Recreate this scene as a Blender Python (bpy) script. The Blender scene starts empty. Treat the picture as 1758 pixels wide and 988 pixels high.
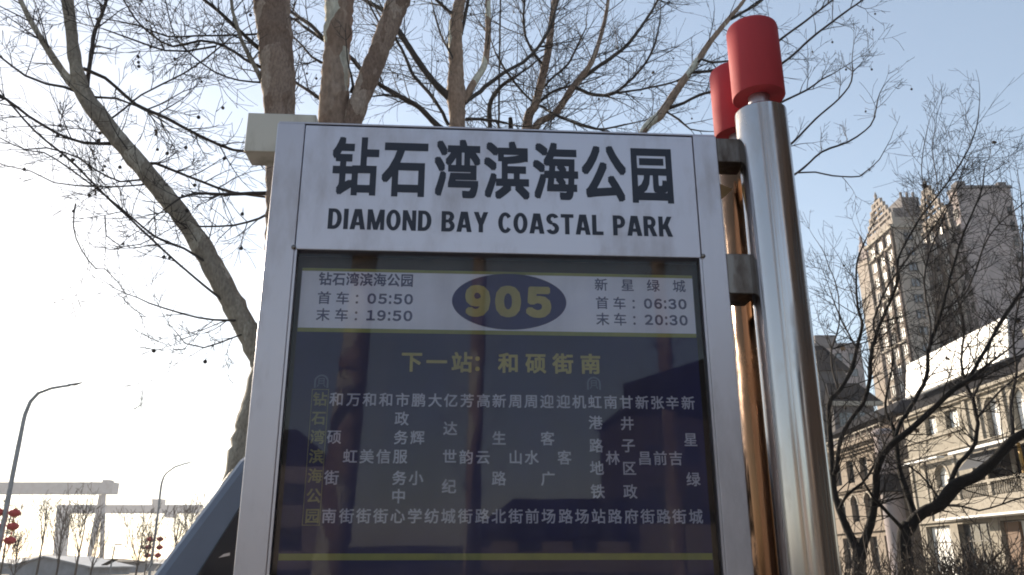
import bpy, math, random
from mathutils import Vector, Matrix, noise
R = math.radians
random.seed(7)
sc = bpy.context.scene
COL = sc.collection

# ------------------------------------------------------------------ camera, sky, sun, exposure
F = 1400.0                       # focal length in pixels of the 1758 px wide photograph
PITCH = math.atan((965 - 494) / F)
CAMZ = 1.6
cd = bpy.data.cameras.new("camera"); cam = bpy.data.objects.new("camera", cd); COL.objects.link(cam)
cd.sensor_width = 36; cd.lens = F / 1758 * 36; cd.clip_start = 0.05; cd.clip_end = 5000
cam.location = (0, 0, CAMZ); cam.rotation_euler = (R(90) + PITCH, 0, 0)
sc.camera = cam

SUN_AZ, SUN_EL = R(-38), R(17.3)          # azimuth measured from +Y towards +X
w = bpy.data.worlds.new("World"); sc.world = w; w.use_nodes = True
nt = w.node_tree; bg = nt.nodes["Background"]
sky = nt.nodes.new("ShaderNodeTexSky"); sky.sky_type = 'NISHITA'; sky.sun_disc = False
sky.sun_elevation = SUN_EL; sky.sun_rotation = SUN_AZ
sky.air_density = 1.0; sky.dust_density = 0.35; sky.ozone_density = 1.5
hs_ = nt.nodes.new("ShaderNodeHueSaturation"); hs_.inputs['Saturation'].default_value = 0.9; hs_.inputs['Value'].default_value = 1.0
gm = nt.nodes.new("ShaderNodeGamma"); gm.inputs[1].default_value = 0.70      # hazy winter sky: flatter than a clear one
nt.links.new(sky.outputs[0], hs_.inputs['Color']); nt.links.new(hs_.outputs[0], gm.inputs[0]); nt.links.new(gm.outputs[0], bg.inputs[0]); bg.inputs[1].default_value = 0.15
sl = bpy.data.lights.new("sun", 'SUN'); sl.energy = 4.0; sl.angle = R(0.5); sl.color = (1.0, 0.86, 0.68)
so = bpy.data.objects.new("sun", sl); COL.objects.link(so)
sdir = Vector((math.sin(SUN_AZ) * math.cos(SUN_EL), math.cos(SUN_AZ) * math.cos(SUN_EL), math.sin(SUN_EL)))
so.rotation_euler = sdir.to_track_quat('Z', 'Y').to_euler(); so.location = (0, 0, 50)
vs = sc.view_settings; vs.view_transform = 'Standard'; vs.look = 'None'; vs.gamma = 1; vs.exposure = 1.22
sc.render.engine = 'CYCLES'
cy = sc.cycles
cy.use_denoising = True; cy.max_bounces = 8; cy.diffuse_bounces = 3; cy.glossy_bounces = 4
cy.transparent_max_bounces = 16; cy.transmission_bounces = 4; cy.volume_bounces = 1
cy.filter_width = 1.9; cy.use_adaptive_sampling = True

# ------------------------------------------------------------------ helpers
def ray(x, y):
    return Vector((x - 879, F * math.cos(PITCH) - (494 - y) * math.sin(PITCH), F * math.sin(PITCH) + (494 - y) * math.cos(PITCH)))
def W(x, y, Y):                  # point at ground distance Y seen at photo pixel x, y
    d = ray(x, y); t = Y / d.y
    return Vector((d.x * t, Y, CAMZ + d.z * t))
def zdepth(p):
    return p.y * math.cos(PITCH) + (p.z - CAMZ) * math.sin(PITCH)

def tag(o, label=None, cat=None, group=None, kind=None):
    if label: o['label'] = label
    if cat: o['category'] = cat
    if group: o['group'] = group
    if kind: o['kind'] = kind
    return o
def empty(name, loc=(0, 0, 0), label=None, cat=None, group=None, mat=None):
    o = bpy.data.objects.new(name, None); COL.objects.link(o); o.empty_display_size = 0.2
    if mat is not None: o.matrix_world = mat
    else: o.location = loc
    return tag(o, label, cat, group)
class MB:
    def __init__(s): s.v = []; s.f = []; s.sm = []
    def add(s, vs_, fs, smooth=False):
        b = len(s.v); s.v += [tuple(q) for q in vs_]; s.f += [tuple(b + i for i in g) for g in fs]; s.sm += [smooth] * len(fs)
    def box(s, a, b, M=None):
        x0, y0, z0 = a; x1, y1, z1 = b
        p = [Vector(q) for q in ((x0,y0,z0),(x1,y0,z0),(x1,y1,z0),(x0,y1,z0),(x0,y0,z1),(x1,y0,z1),(x1,y1,z1),(x0,y1,z1))]
        if M is not None: p = [M @ q for q in p]
        s.add(p, [(0,3,2,1),(4,5,6,7),(0,1,5,4),(1,2,6,5),(2,3,7,6),(3,0,4,7)])
    def prism(s, pts, y0, y1):   # pts in xz, extruded along y
        n = len(pts)
        s.add([(p[0], y0, p[1]) for p in pts] + [(p[0], y1, p[1]) for p in pts],
              [tuple(range(n)), tuple(range(2*n-1, n-1, -1))] + [(i, i+n, (i+1) % n + n, (i+1) % n) for i in range(n)])
    def tube(s, pts, rad, n=8, cap=True, smooth=True, lump=0.0, seed=0):
        pts = [Vector(p) for p in pts]; m = len(pts)
        if m < 2: return
        u = None; vs_ = []
        for i in range(m):
            t = (pts[min(i+1, m-1)] - pts[max(i-1, 0)])
            if t.length < 1e-9: t = Vector((0, 0, 1))
            t.normalize()
            if u is None:
                u = t.cross(Vector((0.3, 0.2, 0.93))); 
                if u.length < 1e-3: u = t.cross(Vector((1, 0, 0)))
            else: u = u - t * u.dot(t)
            u.normalize(); w_ = t.cross(u); r = rad[i] if isinstance(rad, (list, tuple)) else rad
            for k in range(n):
                a = 2 * math.pi * k / n; q = r
                if lump:
                    x_ = pts[i] * (0.22 / max(r, 0.03)) ; x_ = x_ + (u * math.cos(a) + w_ * math.sin(a)) * 1.3 + Vector((seed, 0, 0))
                    q = r * (1 + lump * (noise.noise(x_) + 0.5 * noise.noise(x_ * 2.7)))
                vs_.append(pts[i] + (u * math.cos(a) + w_ * math.sin(a)) * q)
        fs = [(i*n+k, i*n+(k+1) % n, (i+1)*n+(k+1) % n, (i+1)*n+k) for i in range(m-1) for k in range(n)]
        if cap: fs += [tuple(range(n-1, -1, -1)), tuple(range((m-1)*n, m*n))]
        s.add(vs_, fs, smooth)
    def lathe(s, prof, c=(0, 0, 0), n=40, smooth=True):   # prof: (r, z)
        vs_ = [(c[0] + r * math.cos(2*math.pi*k/n), c[1] + r * math.sin(2*math.pi*k/n), c[2] + z) for r, z in prof for k in range(n)]
        m = len(prof)
        fs = [(i*n+k, i*n+(k+1) % n, (i+1)*n+(k+1) % n, (i+1)*n+k) for i in range(m-1) for k in range(n)]
        fs += [tuple(range(n-1, -1, -1)), tuple(range((m-1)*n, m*n))]
        s.add(vs_, fs, smooth)
    def mesh(s, name, mat, origin=None, sharp=None):
        v = s.v if origin is None else [(a - origin[0], b - origin[1], c - origin[2]) for a, b, c in s.v]
        me = bpy.data.meshes.new(name); me.from_pydata(v, [], s.f); me.materials.append(mat)
        me.polygons.foreach_set('use_smooth', s.sm); me.update()
        if sharp: me.set_sharp_from_angle(angle=R(sharp))
        return me
    def build(s, name, mat, parent=None, origin=None, sharp=None, bevel=0):
        o = bpy.data.objects.new(name, s.mesh(name, mat, origin, sharp)); COL.objects.link(o)
        if parent: o.parent = parent
        if bevel:
            b = o.modifiers.new('bevel', 'BEVEL'); b.width = bevel; b.segments = 2; b.limit_method = 'ANGLE'
        return o
def link_mesh(name, me, parent=None, loc=None, rot=None, scale=None):
    o = bpy.data.objects.new(name, me); COL.objects.link(o)
    if parent: o.parent = parent
    if loc is not None: o.location = loc
    if rot is not None: o.rotation_euler = rot
    if scale is not None: o.scale = scale
    return o
def copy_tree(o, parent=None):
    c = o.copy(); COL.objects.link(c)
    if parent: c.parent = parent
    for ch in list(o.children): copy_tree(ch, c)
    return c

# ------------------------------------------------------------------ materials
def mat(name, col, rough=0.6, metal=0.0, noise=None, bump=None, spec=None, col2=None, coords='Object', stretch=(1, 1, 1), rvar=0.0, contrast=(0.35, 0.65)):
    m = bpy.data.materials.new(name); m.use_nodes = True
    N = m.node_tree.nodes; L = m.node_tree.links; b = N['Principled BSDF']
    b.inputs['Base Color'].default_value = (*col, 1); b.inputs['Roughness'].default_value = rough; b.inputs['Metallic'].default_value = metal
    if spec is not None: b.inputs['Specular IOR Level'].default_value = spec
    tc = N.new('ShaderNodeTexCoord'); mp = N.new('ShaderNodeMapping'); mp.inputs['Scale'].default_value = stretch
    L.new(tc.outputs[coords], mp.inputs[0])
    if noise:
        t = N.new('ShaderNodeTexNoise'); t.inputs['Scale'].default_value = noise; t.inputs['Detail'].default_value = 6
        t.inputs['Roughness'].default_value = 0.62
        L.new(mp.outputs[0], t.inputs[0])
        cr = N.new('ShaderNodeValToRGB'); cr.color_ramp.elements[0].position, cr.color_ramp.elements[1].position = contrast
        cr.color_ramp.elements[0].color = (*(col2 or tuple(c * 0.7 for c in col)), 1); cr.color_ramp.elements[1].color = (*col, 1)
        L.new(t.outputs[0], cr.inputs[0]); L.new(cr.outputs[0], b.inputs['Base Color'])
        if rvar:
            mr = N.new('ShaderNodeMapRange'); mr.inputs[3].default_value = rough - rvar; mr.inputs[4].default_value = rough + rvar
            L.new(t.outputs[0], mr.inputs[0]); L.new(mr.outputs[0], b.inputs['Roughness'])
    if bump:
        sc_, st, dist = bump
        t2 = N.new('ShaderNodeTexNoise'); t2.inputs['Scale'].default_value = sc_; t2.inputs['Detail'].default_value = 8
        L.new(mp.outputs[0], t2.inputs[0]); bm_ = N.new('ShaderNodeBump'); bm_.inputs['Strength'].default_value = st; bm_.inputs['Distance'].default_value = dist
        L.new(t2.outputs[0], bm_.inputs['Height']); L.new(bm_.outputs[0], b.inputs['Normal'])
    return m
def bark_mat(name, cols, scale=5.0, pale=0.5):
    m = bpy.data.materials.new(name); m.use_nodes = True
    N = m.node_tree.nodes; L = m.node_tree.links; b = N['Principled BSDF']; b.inputs['Roughness'].default_value = 0.9
    tc = N.new('ShaderNodeTexCoord'); mp = N.new('ShaderNodeMapping'); mp.inputs['Scale'].default_value = (1, 1, 0.45); L.new(tc.outputs['Object'], mp.inputs[0])
    n1 = N.new('ShaderNodeTexNoise'); n1.inputs['Scale'].default_value = scale; n1.inputs['Detail'].default_value = 5; L.new(mp.outputs[0], n1.inputs[0])
    vr = N.new('ShaderNodeTexVoronoi'); vr.inputs['Scale'].default_value = scale * 1.6
    mx = N.new('ShaderNodeMixRGB'); mx.inputs[0].default_value = 0.25; L.new(mp.outputs[0], mx.inputs[1]); L.new(n1.outputs[1], mx.inputs[2]); L.new(mx.outputs[0], vr.inputs[0])
    cr = N.new('ShaderNodeValToRGB'); cr.color_ramp.interpolation = 'CONSTANT'
    e = cr.color_ramp.elements; e[0].position = 0; e[0].color = (*cols[0], 1); e[1].position = pale; e[1].color = (*cols[1], 1)
    x = e.new(min(0.97, pale + 0.22)); x.color = (*cols[2], 1)
    sp = N.new('ShaderNodeSeparateColor'); L.new(vr.outputs['Color'], sp.inputs[0]); L.new(sp.outputs[0], cr.inputs[0])
    n2 = N.new('ShaderNodeTexNoise'); n2.inputs['Scale'].default_value = scale * 9; n2.inputs['Detail'].default_value = 6; L.new(mp.outputs[0], n2.inputs[0])
    ml = N.new('ShaderNodeMixRGB'); ml.blend_type = 'MULTIPLY'; ml.inputs[0].default_value = 0.75; L.new(cr.outputs[0], ml.inputs[1])
    c2 = N.new('ShaderNodeValToRGB'); c2.color_ramp.elements[0].position = 0.3; c2.color_ramp.elements[1].position = 0.7; c2.color_ramp.elements[0].color = (0.4, 0.38, 0.36, 1)
    L.new(n2.outputs[0], c2.inputs[0]); L.new(c2.outputs[0], ml.inputs[2]); L.new(ml.outputs[0], b.inputs['Base Color'])
    bp = N.new('ShaderNodeBump'); bp.inputs['Strength'].default_value = 0.9; bp.inputs['Distance'].default_value = 0.03; L.new(n2.outputs[0], bp.inputs['Height']); L.new(bp.outputs[0], b.inputs['Normal'])
    return m
def steel_mat(name, col, rough, streak=(90, 90, 1.2), dirt_or_reflection=(0.25, 0.2, 0.16), amount=0.35, bump=0.06, low=None):
    """brushed stainless steel with grime that keeps its own shape; low=(z0, z1): rusty drips gather in that height band"""
    m = bpy.data.materials.new(name); m.use_nodes = True
    N = m.node_tree.nodes; L = m.node_tree.links; b = N['Principled BSDF']; b.inputs['Metallic'].default_value = 1
    tc = N.new('ShaderNodeTexCoord')
    mp = N.new('ShaderNodeMapping'); mp.inputs['Scale'].default_value = streak; L.new(tc.outputs['Object'], mp.inputs[0])
    n1 = N.new('ShaderNodeTexNoise'); n1.inputs['Scale'].default_value = 2; n1.inputs['Detail'].default_value = 8; n1.inputs['Roughness'].default_value = 0.7; L.new(mp.outputs[0], n1.inputs[0])
    mp2 = N.new('ShaderNodeMapping'); mp2.inputs['Scale'].default_value = (1, 1, 0.35); L.new(tc.outputs['Object'], mp2.inputs[0])
    n2 = N.new('ShaderNodeTexNoise'); n2.inputs['Scale'].default_value = 9; n2.inputs['Detail'].default_value = 9; n2.inputs['Roughness'].default_value = 0.68; L.new(mp2.outputs[0], n2.inputs[0])
    cr = N.new('ShaderNodeValToRGB'); cr.color_ramp.elements[0].position = 0.47; cr.color_ramp.elements[1].position = 0.72
    cr.color_ramp.elements[0].color = (0, 0, 0, 1); cr.color_ramp.elements[1].color = (amount, amount, amount, 1); L.new(n2.outputs[0], cr.inputs[0])
    fac = cr.outputs[0]
    if low:
        sx = N.new('ShaderNodeSeparateXYZ'); L.new(tc.outputs['Object'], sx.inputs[0])
        mr = N.new('ShaderNodeMapRange'); mr.inputs[1].default_value = low[1]; mr.inputs[2].default_value = low[0]; mr.inputs[3].default_value = 0; mr.inputs[4].default_value = 1
        L.new(sx.outputs[2], mr.inputs[0])
        n3 = N.new('ShaderNodeTexNoise'); n3.inputs['Scale'].default_value = 14; n3.inputs['Detail'].default_value = 6
        mp3 = N.new('ShaderNodeMapping'); mp3.inputs['Scale'].default_value = (1.6, 1, 0.5); L.new(tc.outputs['Object'], mp3.inputs[0]); L.new(mp3.outputs[0], n3.inputs[0])
        c3 = N.new('ShaderNodeValToRGB'); c3.color_ramp.elements[0].position = 0.42; c3.color_ramp.elements[1].position = 0.68; L.new(n3.outputs[0], c3.inputs[0])
        mu = N.new('ShaderNodeMath'); mu.operation = 'MULTIPLY'; L.new(mr.outputs[0], mu.inputs[0]); L.new(c3.outputs[0], mu.inputs[1])
        mu2 = N.new('ShaderNodeMath'); mu2.operation = 'MULTIPLY_ADD'; mu2.inputs[1].default_value = 0.55; L.new(mu.outputs[0], mu2.inputs[0]); L.new(fac, mu2.inputs[2]); mu2.use_clamp = True
        fac = mu2.outputs[0]
    mx = N.new('ShaderNodeMixRGB'); mx.inputs[1].default_value = (*col, 1); mx.inputs[2].default_value = (*dirt_or_reflection, 1); L.new(fac, mx.inputs[0])
    L.new(mx.outputs[0], b.inputs['Base Color'])
    ad = N.new('ShaderNodeMath'); ad.operation = 'MULTIPLY_ADD'; ad.inputs[1].default_value = 0.5; ad.inputs[2].default_value = rough - 0.04; L.new(fac, ad.inputs[0])
    ad2 = N.new('ShaderNodeMath'); ad2.operation = 'MULTIPLY_ADD'; ad2.inputs[1].default_value = 0.10; L.new(n1.outputs[0], ad2.inputs[0]); L.new(ad.outputs[0], ad2.inputs[2]); L.new(ad2.outputs[0], b.inputs['Roughness'])
    bp = N.new('ShaderNodeBump'); bp.inputs['Strength'].default_value = bump; bp.inputs['Distance'].default_value = 0.004; L.new(n1.outputs[0], bp.inputs['Height']); L.new(bp.outputs[0], b.inputs['Normal'])
    return m
M = {}
M['header'] = steel_mat('brushed_header_steel', (0.56, 0.55, 0.61), 0.42, streak=(1.2, 1, 120), amount=0.30, low=(0.77, 0.85))
M['frame'] = steel_mat('brushed_frame_steel', (0.50, 0.485, 0.53), 0.36, amount=0.35)
M['pole'] = steel_mat('polished_pole_steel', (0.45, 0.435, 0.44), 0.13, streak=(60, 60, 0.5), dirt_or_reflection=(0.30, 0.22, 0.15), amount=0.45, bump=0.05)
M['gusset'] = steel_mat('sunlit_tint_gusset_steel', (0.75, 0.60, 0.36), 0.3, amount=0.2)  # yellow gleam of sunlight put into the plate's base colour
M['bracket'] = steel_mat('grimy_bracket_steel', (0.20, 0.18, 0.165), 0.28, dirt_or_reflection=(0.07, 0.045, 0.035), amount=0.9)
M['beam'] = steel_mat('matt_beam_steel', (0.56, 0.51, 0.43), 0.5, dirt_or_reflection=(0.25, 0.22, 0.17), amount=0.6)
M['red'] = mat('matt_red_plastic', (0.48, 0.034, 0.042), 0.75, noise=6, col2=(0.38, 0.027, 0.034), bump=(300, 0.25, 0.002), rvar=0.1, contrast=(0.3, 0.7), stretch=(1, 1, 0.4))
M['liner'] = mat('dark_brown_liner', (0.05, 0.037, 0.03), 0.55, noise=8)
M['navyink'] = mat('dark_navy_lettering', (0.018, 0.024, 0.045), 0.5)
M['posterwhite'] = mat('faded_white_print', (0.84, 0.87, 1.0), 0.7, noise=7, col2=(0.74, 0.77, 0.92))
M['posterblue'] = mat('navy_poster_print', (0.034, 0.034, 0.125), 0.7, noise=5, col2=(0.026, 0.026, 0.09))
M['badgeblue'] = mat('indigo_badge_print', (0.045, 0.045, 0.16), 0.7)
M['postergray'] = mat('small_blue_lettering', (0.11, 0.12, 0.23), 0.7)
M['paleink'] = mat('pale_grey_lettering', (0.58, 0.60, 0.74), 0.7)
M['dimink'] = mat('dim_icon_print', (0.17, 0.20, 0.30), 0.7)
M['yellowink'] = mat('faded_yellow_print', (0.50, 0.44, 0.18), 0.7, noise=20, col2=(0.42, 0.38, 0.17))
M['stripe'] = mat('yellow_green_stripe_print', (0.33, 0.34, 0.11), 0.7, noise=16, col2=(0.26, 0.29, 0.10))
M['dimgold'] = mat('dim_olive_print', (0.32, 0.31, 0.17), 0.7)
g = bpy.data.materials.new('clear_pane_glass'); g.use_nodes = True
N = g.node_tree.nodes; L = g.node_tree.links; N.remove(N['Principled BSDF'])
tr = N.new('ShaderNodeBsdfTransparent'); tr.inputs[0].default_value = (0.97, 0.97, 0.98, 1)
gl = N.new('ShaderNodeBsdfGlossy'); gl.inputs['Roughness'].default_value = 0.02; fr = N.new('ShaderNodeFresnel'); fr.inputs[0].default_value = 1.44
mxs = N.new('ShaderNodeMixShader'); L.new(fr.outputs[0], mxs.inputs[0]); L.new(tr.outputs[0], mxs.inputs[1]); L.new(gl.outputs[0], mxs.inputs[2])
tcg = N.new('ShaderNodeTexCoord'); ng = N.new('ShaderNodeTexNoise'); ng.inputs['Scale'].default_value = 3.0; L.new(tcg.outputs['Object'], ng.inputs[0])
bg_ = N.new('ShaderNodeBump'); bg_.inputs['Strength'].default_value = 0.03; bg_.inputs['Distance'].default_value = 0.01; L.new(ng.outputs[0], bg_.inputs['Height']); L.new(bg_.outputs[0], gl.inputs['Normal'])
df = N.new('ShaderNodeBsdfDiffuse'); df.inputs[0].default_value = (0.26, 0.23, 0.24, 1)
nd = N.new('ShaderNodeTexNoise'); nd.inputs['Scale'].default_value = 10; nd.inputs['Detail'].default_value = 8
mpg = N.new('ShaderNodeMapping'); mpg.inputs['Scale'].default_value = (1.4, 1, 0.22); L.new(tcg.outputs['Object'], mpg.inputs[0]); L.new(mpg.outputs[0], nd.inputs[0])
mrg = N.new('ShaderNodeMapRange'); mrg.inputs[1].default_value = 0.42; mrg.inputs[2].default_value = 0.8; mrg.inputs[4].default_value = 0.14; L.new(nd.outputs[0], mrg.inputs[0])
mx2 = N.new('ShaderNodeMixShader'); L.new(mrg.outputs[0], mx2.inputs[0]); L.new(mxs.outputs[0], mx2.inputs[1]); L.new(df.outputs[0], mx2.inputs[2])
L.new(mx2.outputs[0], N['Material Output'].inputs[0]); M['glass'] = g

M['bark_brown'] = bark_mat('brown_plane_bark', ((0.28, 0.19, 0.14), (0.38, 0.275, 0.21), (0.50, 0.39, 0.31)), 5, 0.6)
M['bark_mottled'] = bark_mat('mottled_plane_bark', ((0.34, 0.235, 0.17), (0.42, 0.31, 0.235), (0.66, 0.63, 0.52)), 2.2, 0.5)
M['bark_olive'] = bark_mat('olive_grey_bark', ((0.34, 0.295, 0.235), (0.42, 0.37, 0.295), (0.54, 0.49, 0.40)), 5, 0.6)
M['twig'] = mat('grey_brown_twig', (0.055, 0.045, 0.040), 0.9, noise=3)
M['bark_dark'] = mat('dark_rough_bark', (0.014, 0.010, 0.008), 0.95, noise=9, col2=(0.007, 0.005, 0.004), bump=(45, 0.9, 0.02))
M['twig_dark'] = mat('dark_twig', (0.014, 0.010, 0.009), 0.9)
M['seed'] = mat('dark_seed_ball', (0.035, 0.028, 0.024), 0.95, bump=(260, 0.8, 0.004))
M['leaf'] = mat('dead_brown_leaf', (0.10, 0.065, 0.04), 0.8, noise=30)
M['shrub'] = mat('brown_hedge_twig', (0.060, 0.044, 0.034), 0.9)
M['dryleaf'] = mat('dry_hedge_leaf', (0.15, 0.115, 0.075), 0.85, noise=40)

M['stucco'] = mat('cream_stucco', (0.31, 0.28, 0.23), 0.9, noise=2.5, col2=(0.245, 0.22, 0.18), bump=(60, 0.2, 0.01))
M['stucco2'] = mat('tan_stucco', (0.26, 0.21, 0.165), 0.9, noise=2.5, col2=(0.20, 0.165, 0.13), bump=(60, 0.2, 0.01))
M['stone'] = mat('pale_stone_trim', (0.38, 0.34, 0.28), 0.85, noise=6)
M['whitepanel'] = mat('white_metal_parapet', (0.85, 0.85, 0.84), 0.35, noise=1.2, col2=(0.78, 0.78, 0.77))
M['darkwall'] = mat('dark_grey_house_wall', (0.085, 0.08, 0.085), 0.9, noise=1)
M['slate'] = mat('dark_slate', (0.018, 0.018, 0.022), 0.95, spec=0.1, noise=4)
M['slatewarm'] = mat('grey_brown_roof', (0.055, 0.048, 0.05), 0.8, noise=3)
M['blind_and_reflection'] = mat('white_blind_and_reflection', (0.80, 0.79, 0.76), 0.35)  # white of the tower blinds, and sky reflection painted onto villa windows
M['blockerwall'] = mat('dark_brown_blocker_wall', (0.045, 0.032, 0.026), 0.9, noise=3)
M['pole_reflection'] = steel_mat('brown_reflection_pole_steel', (0.095, 0.054, 0.032), 0.10, streak=(60, 60, 0.5), dirt_or_reflection=(0.12, 0.06, 0.03), amount=0.8, bump=0.05)  # brown reflection between the poles, painted into the steel's base colour
M['window'] = mat('dark_window_glass', (0.02, 0.025, 0.03), 0.06, spec=1.0)
M['winframe'] = mat('dark_window_frame', (0.05, 0.045, 0.04), 0.5)
M['tower'] = mat('beige_tower_render', (0.28, 0.25, 0.22), 0.9, noise=0.5, col2=(0.31, 0.26, 0.22))
M['towergrey'] = mat('mauve_grey_tower_wall', (0.36, 0.30, 0.29), 0.9, noise=0.4, col2=(0.24, 0.21, 0.21))
M['towerbrown'] = mat('brown_tower_spandrel', (0.085, 0.058, 0.045), 0.9, noise=1)
M['towerdark'] = mat('grey_tower_plant_room', (0.15, 0.14, 0.145), 0.9, noise=1)
M['brownwood'] = mat('brown_door_wood', (0.13, 0.065, 0.03), 0.7, noise=6, stretch=(1, 4, 0.5))
M['ochre'] = mat('ochre_painted_post', (0.45, 0.27, 0.05), 0.6)
M['awning'] = mat('charcoal_awning_fabric', (0.055, 0.06, 0.075), 0.8, noise=5)
M['lamp'] = mat('grey_painted_pole', (0.28, 0.29, 0.30), 0.5, noise=3)
M['lantern'] = mat('red_lantern_fabric', (0.50, 0.035, 0.03), 0.6, noise=8)
M['gold'] = mat('gold_lantern_trim', (0.5, 0.3, 0.06), 0.5)
M['crane'] = mat('blue_grey_crane_paint', (0.16, 0.20, 0.24), 0.6, noise=0.3)
M['shedwall'] = mat('grey_shed_wall', (0.20, 0.22, 0.25), 0.8, noise=0.8)
M['shedroof'] = mat('dull_metal_roof', (0.30, 0.31, 0.33), 0.5, noise=0.8)
M['vanpaint'] = mat('slate_blue_van_paint', (0.165, 0.20, 0.265), 0.38, noise=3, col2=(0.14, 0.17, 0.23), rvar=0.06)
M['vanglass'] = mat('tinted_van_glass', (0.012, 0.014, 0.02), 0.08, spec=0.8)
M['rubber'] = mat('black_rubber', (0.012, 0.012, 0.013), 0.75)
M['chrome'] = mat('bright_chrome', (0.8, 0.8, 0.8), 0.1, metal=1)
M['ground'] = mat('dry_winter_ground', (0.13, 0.115, 0.09), 0.95, noise=0.6, bump=(8, 0.5, 0.05))
M['asphalt'] = mat('road_asphalt', (0.05, 0.05, 0.052), 0.9, noise=3, bump=(120, 0.4, 0.004))
M['paver'] = mat('grey_pavement_stone', (0.26, 0.25, 0.24), 0.85, noise=4)
M['paint'] = mat('white_road_paint', (0.7, 0.7, 0.68), 0.7, noise=9)
M['hill'] = mat('far_hill_scrub', (0.10, 0.11, 0.09), 0.95, noise=0.02)

# ------------------------------------------------------------------ ground
def sheet(name, x0, x1, y0, y1, z, m):
    b = MB(); b.add([(x0,y0,z),(x1,y0,z),(x1,y1,z),(x0,y1,z)], [(0,1,2,3)]); return tag(b.build(name, m), kind='structure')
sheet('ground', -900, 900, -500, 900, 0.0, M['ground'])
b = MB(); b.box((-60, -3.2, -0.1), (60, 2.75, 0.12)); tag(b.build('pavement', M['paver'], bevel=0.01), kind='structure')
b = MB(); b.box((-60, 7.3, -0.1), (60, 10.5, 0.12)); tag(b.build('pavement', M['paver'], bevel=0.01), kind='structure')
sheet('road', -60, 60, 2.75, 7.3, 0.004, M['asphalt']); sheet('road', -60, 60, -12, -3.2, 0.004, M['asphalt'])
b = MB()
for k in range(-12, 12): b.add([(k*5, -7.7, 0.008), (k*5+2.5, -7.7, 0.008), (k*5+2.5, -7.55, 0.008), (k*5, -7.55, 0.008)], [(0,1,2,3)])
tag(b.build('road_marking', M['paint']), kind='structure')
b = MB()
hx = []
for i in range(60):
    x = -700 + i * 16; hx.append((x, 6 + 7 * math.sin(i * 0.35) * math.sin(i * 0.13 + 1) + 3 * math.sin(i * 1.1)))
vs_ = []
for x, z in hx: vs_ += [(x, 700, -1), (x, 760, max(2, z)), (x, 880, -1)]
b.add(vs_, [(i*3+k, (i+1)*3+k, (i+1)*3+k+1, i*3+k+1) for i in range(59) for k in range(2)], True)
tag(b.build('hill', M['hill']), kind='structure')

# ------------------------------------------------------------------ bus stop sign (local: x right, y into depth, z up)
H_ = Vector((0.99790602, 0.06466153, 0.00157128)); N_ = Vector((-0.06467426, 0.99785404, 0.01022534)); Z_ = Vector((-0.00090672, -0.01030555, 0.99994648))
SO = Vector((-0.2, 2.0, 1.6))
SM = Matrix(((H_.x, N_.x, Z_.x, SO.x), (H_.y, N_.y, Z_.y, SO.y), (H_.z, N_.z, Z_.z, SO.z), (0, 0, 0, 1)))
GB = -1.485                       # local height of the pavement
sign = empty('bus_stop_sign', mat=SM @ Matrix.Translation((0.17, 0.05, GB)), label='stainless steel bus stop sign for route 905 with two red capped poles', cat='bus stop sign')
OFF = (0.17, 0.05, GB)
def part(name, mb, m, parent=sign, **k): return mb.build(name, m, parent, origin=OFF if parent is sign else None, **k)
UL, UR, VT = -0.437, 0.776, 1.133
b = MB(); b.box((UL + 0.0755, 0.0, 0.768), (0.709 - 0.0015, 0.10, VT - 0.004)); header = part('header_panel', b, M['header'], bevel=0.002)
for x0, x1 in ((UL, UL + 0.074), (0.709, UR)):
    b = MB(); b.box((x0, -0.0015, GB), (x1, 0.12, VT)); part('upright', b, M['frame'], bevel=0.0025)
b = MB(); b.box((UL + 0.003, 0.0015, VT + 0.0005), (UR - 0.003, 0.12, VT + 0.006)); part('top_cap', b, M['frame'], bevel=0.001)
b = MB(); b.box((UL + 0.0755, 0.001, -0.70), (0.7075, 0.10, -0.06 - 0.2)); part('lower_panel', b, M['header'], bevel=0.002)
for x0, x1 in ((UL + 0.0745, UL + 0.0805), (0.7025, 0.7085)):           # thin lips that hold the glass
    b = MB(); b.box((x0, 0.0005, -0.258), (x1, 0.014, 0.7675)); part('glazing_bead', b, M['frame'])
b = MB(); b.box((UL + 0.075, 0.048, -0.26), (0.7085, 0.054, 0.767)); part('back_board', b, M['liner'])
b = MB(); b.box((UL + 0.08, 0.098, GB + 0.4), (0.705, 0.108, 1.12)); part('rear_sheet', b, M['frame'])
b = MB(); b.add([(-0.355, 0.016, -0.255), (0.702, 0.016, -0.255), (0.702, 0.016, 0.766), (-0.355, 0.016, 0.766)], [(0, 1, 2, 3)]); part('glass_pane', b, M['glass'])
for x, z in ((UL + 0.072, 0.772), (0.712, 0.772)):
    b = MB(); b.lathe([(0.006, 0), (0.006, 0.003), (0.003, 0.0045)], n=12)
    o = part('rivet', b, M['bracket'], parent=None); o.parent = sign; o.location = (x - OFF[0], -0.002 - OFF[1], z - OFF[2]); o.rotation_euler = (R(90), 0, 0)
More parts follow.
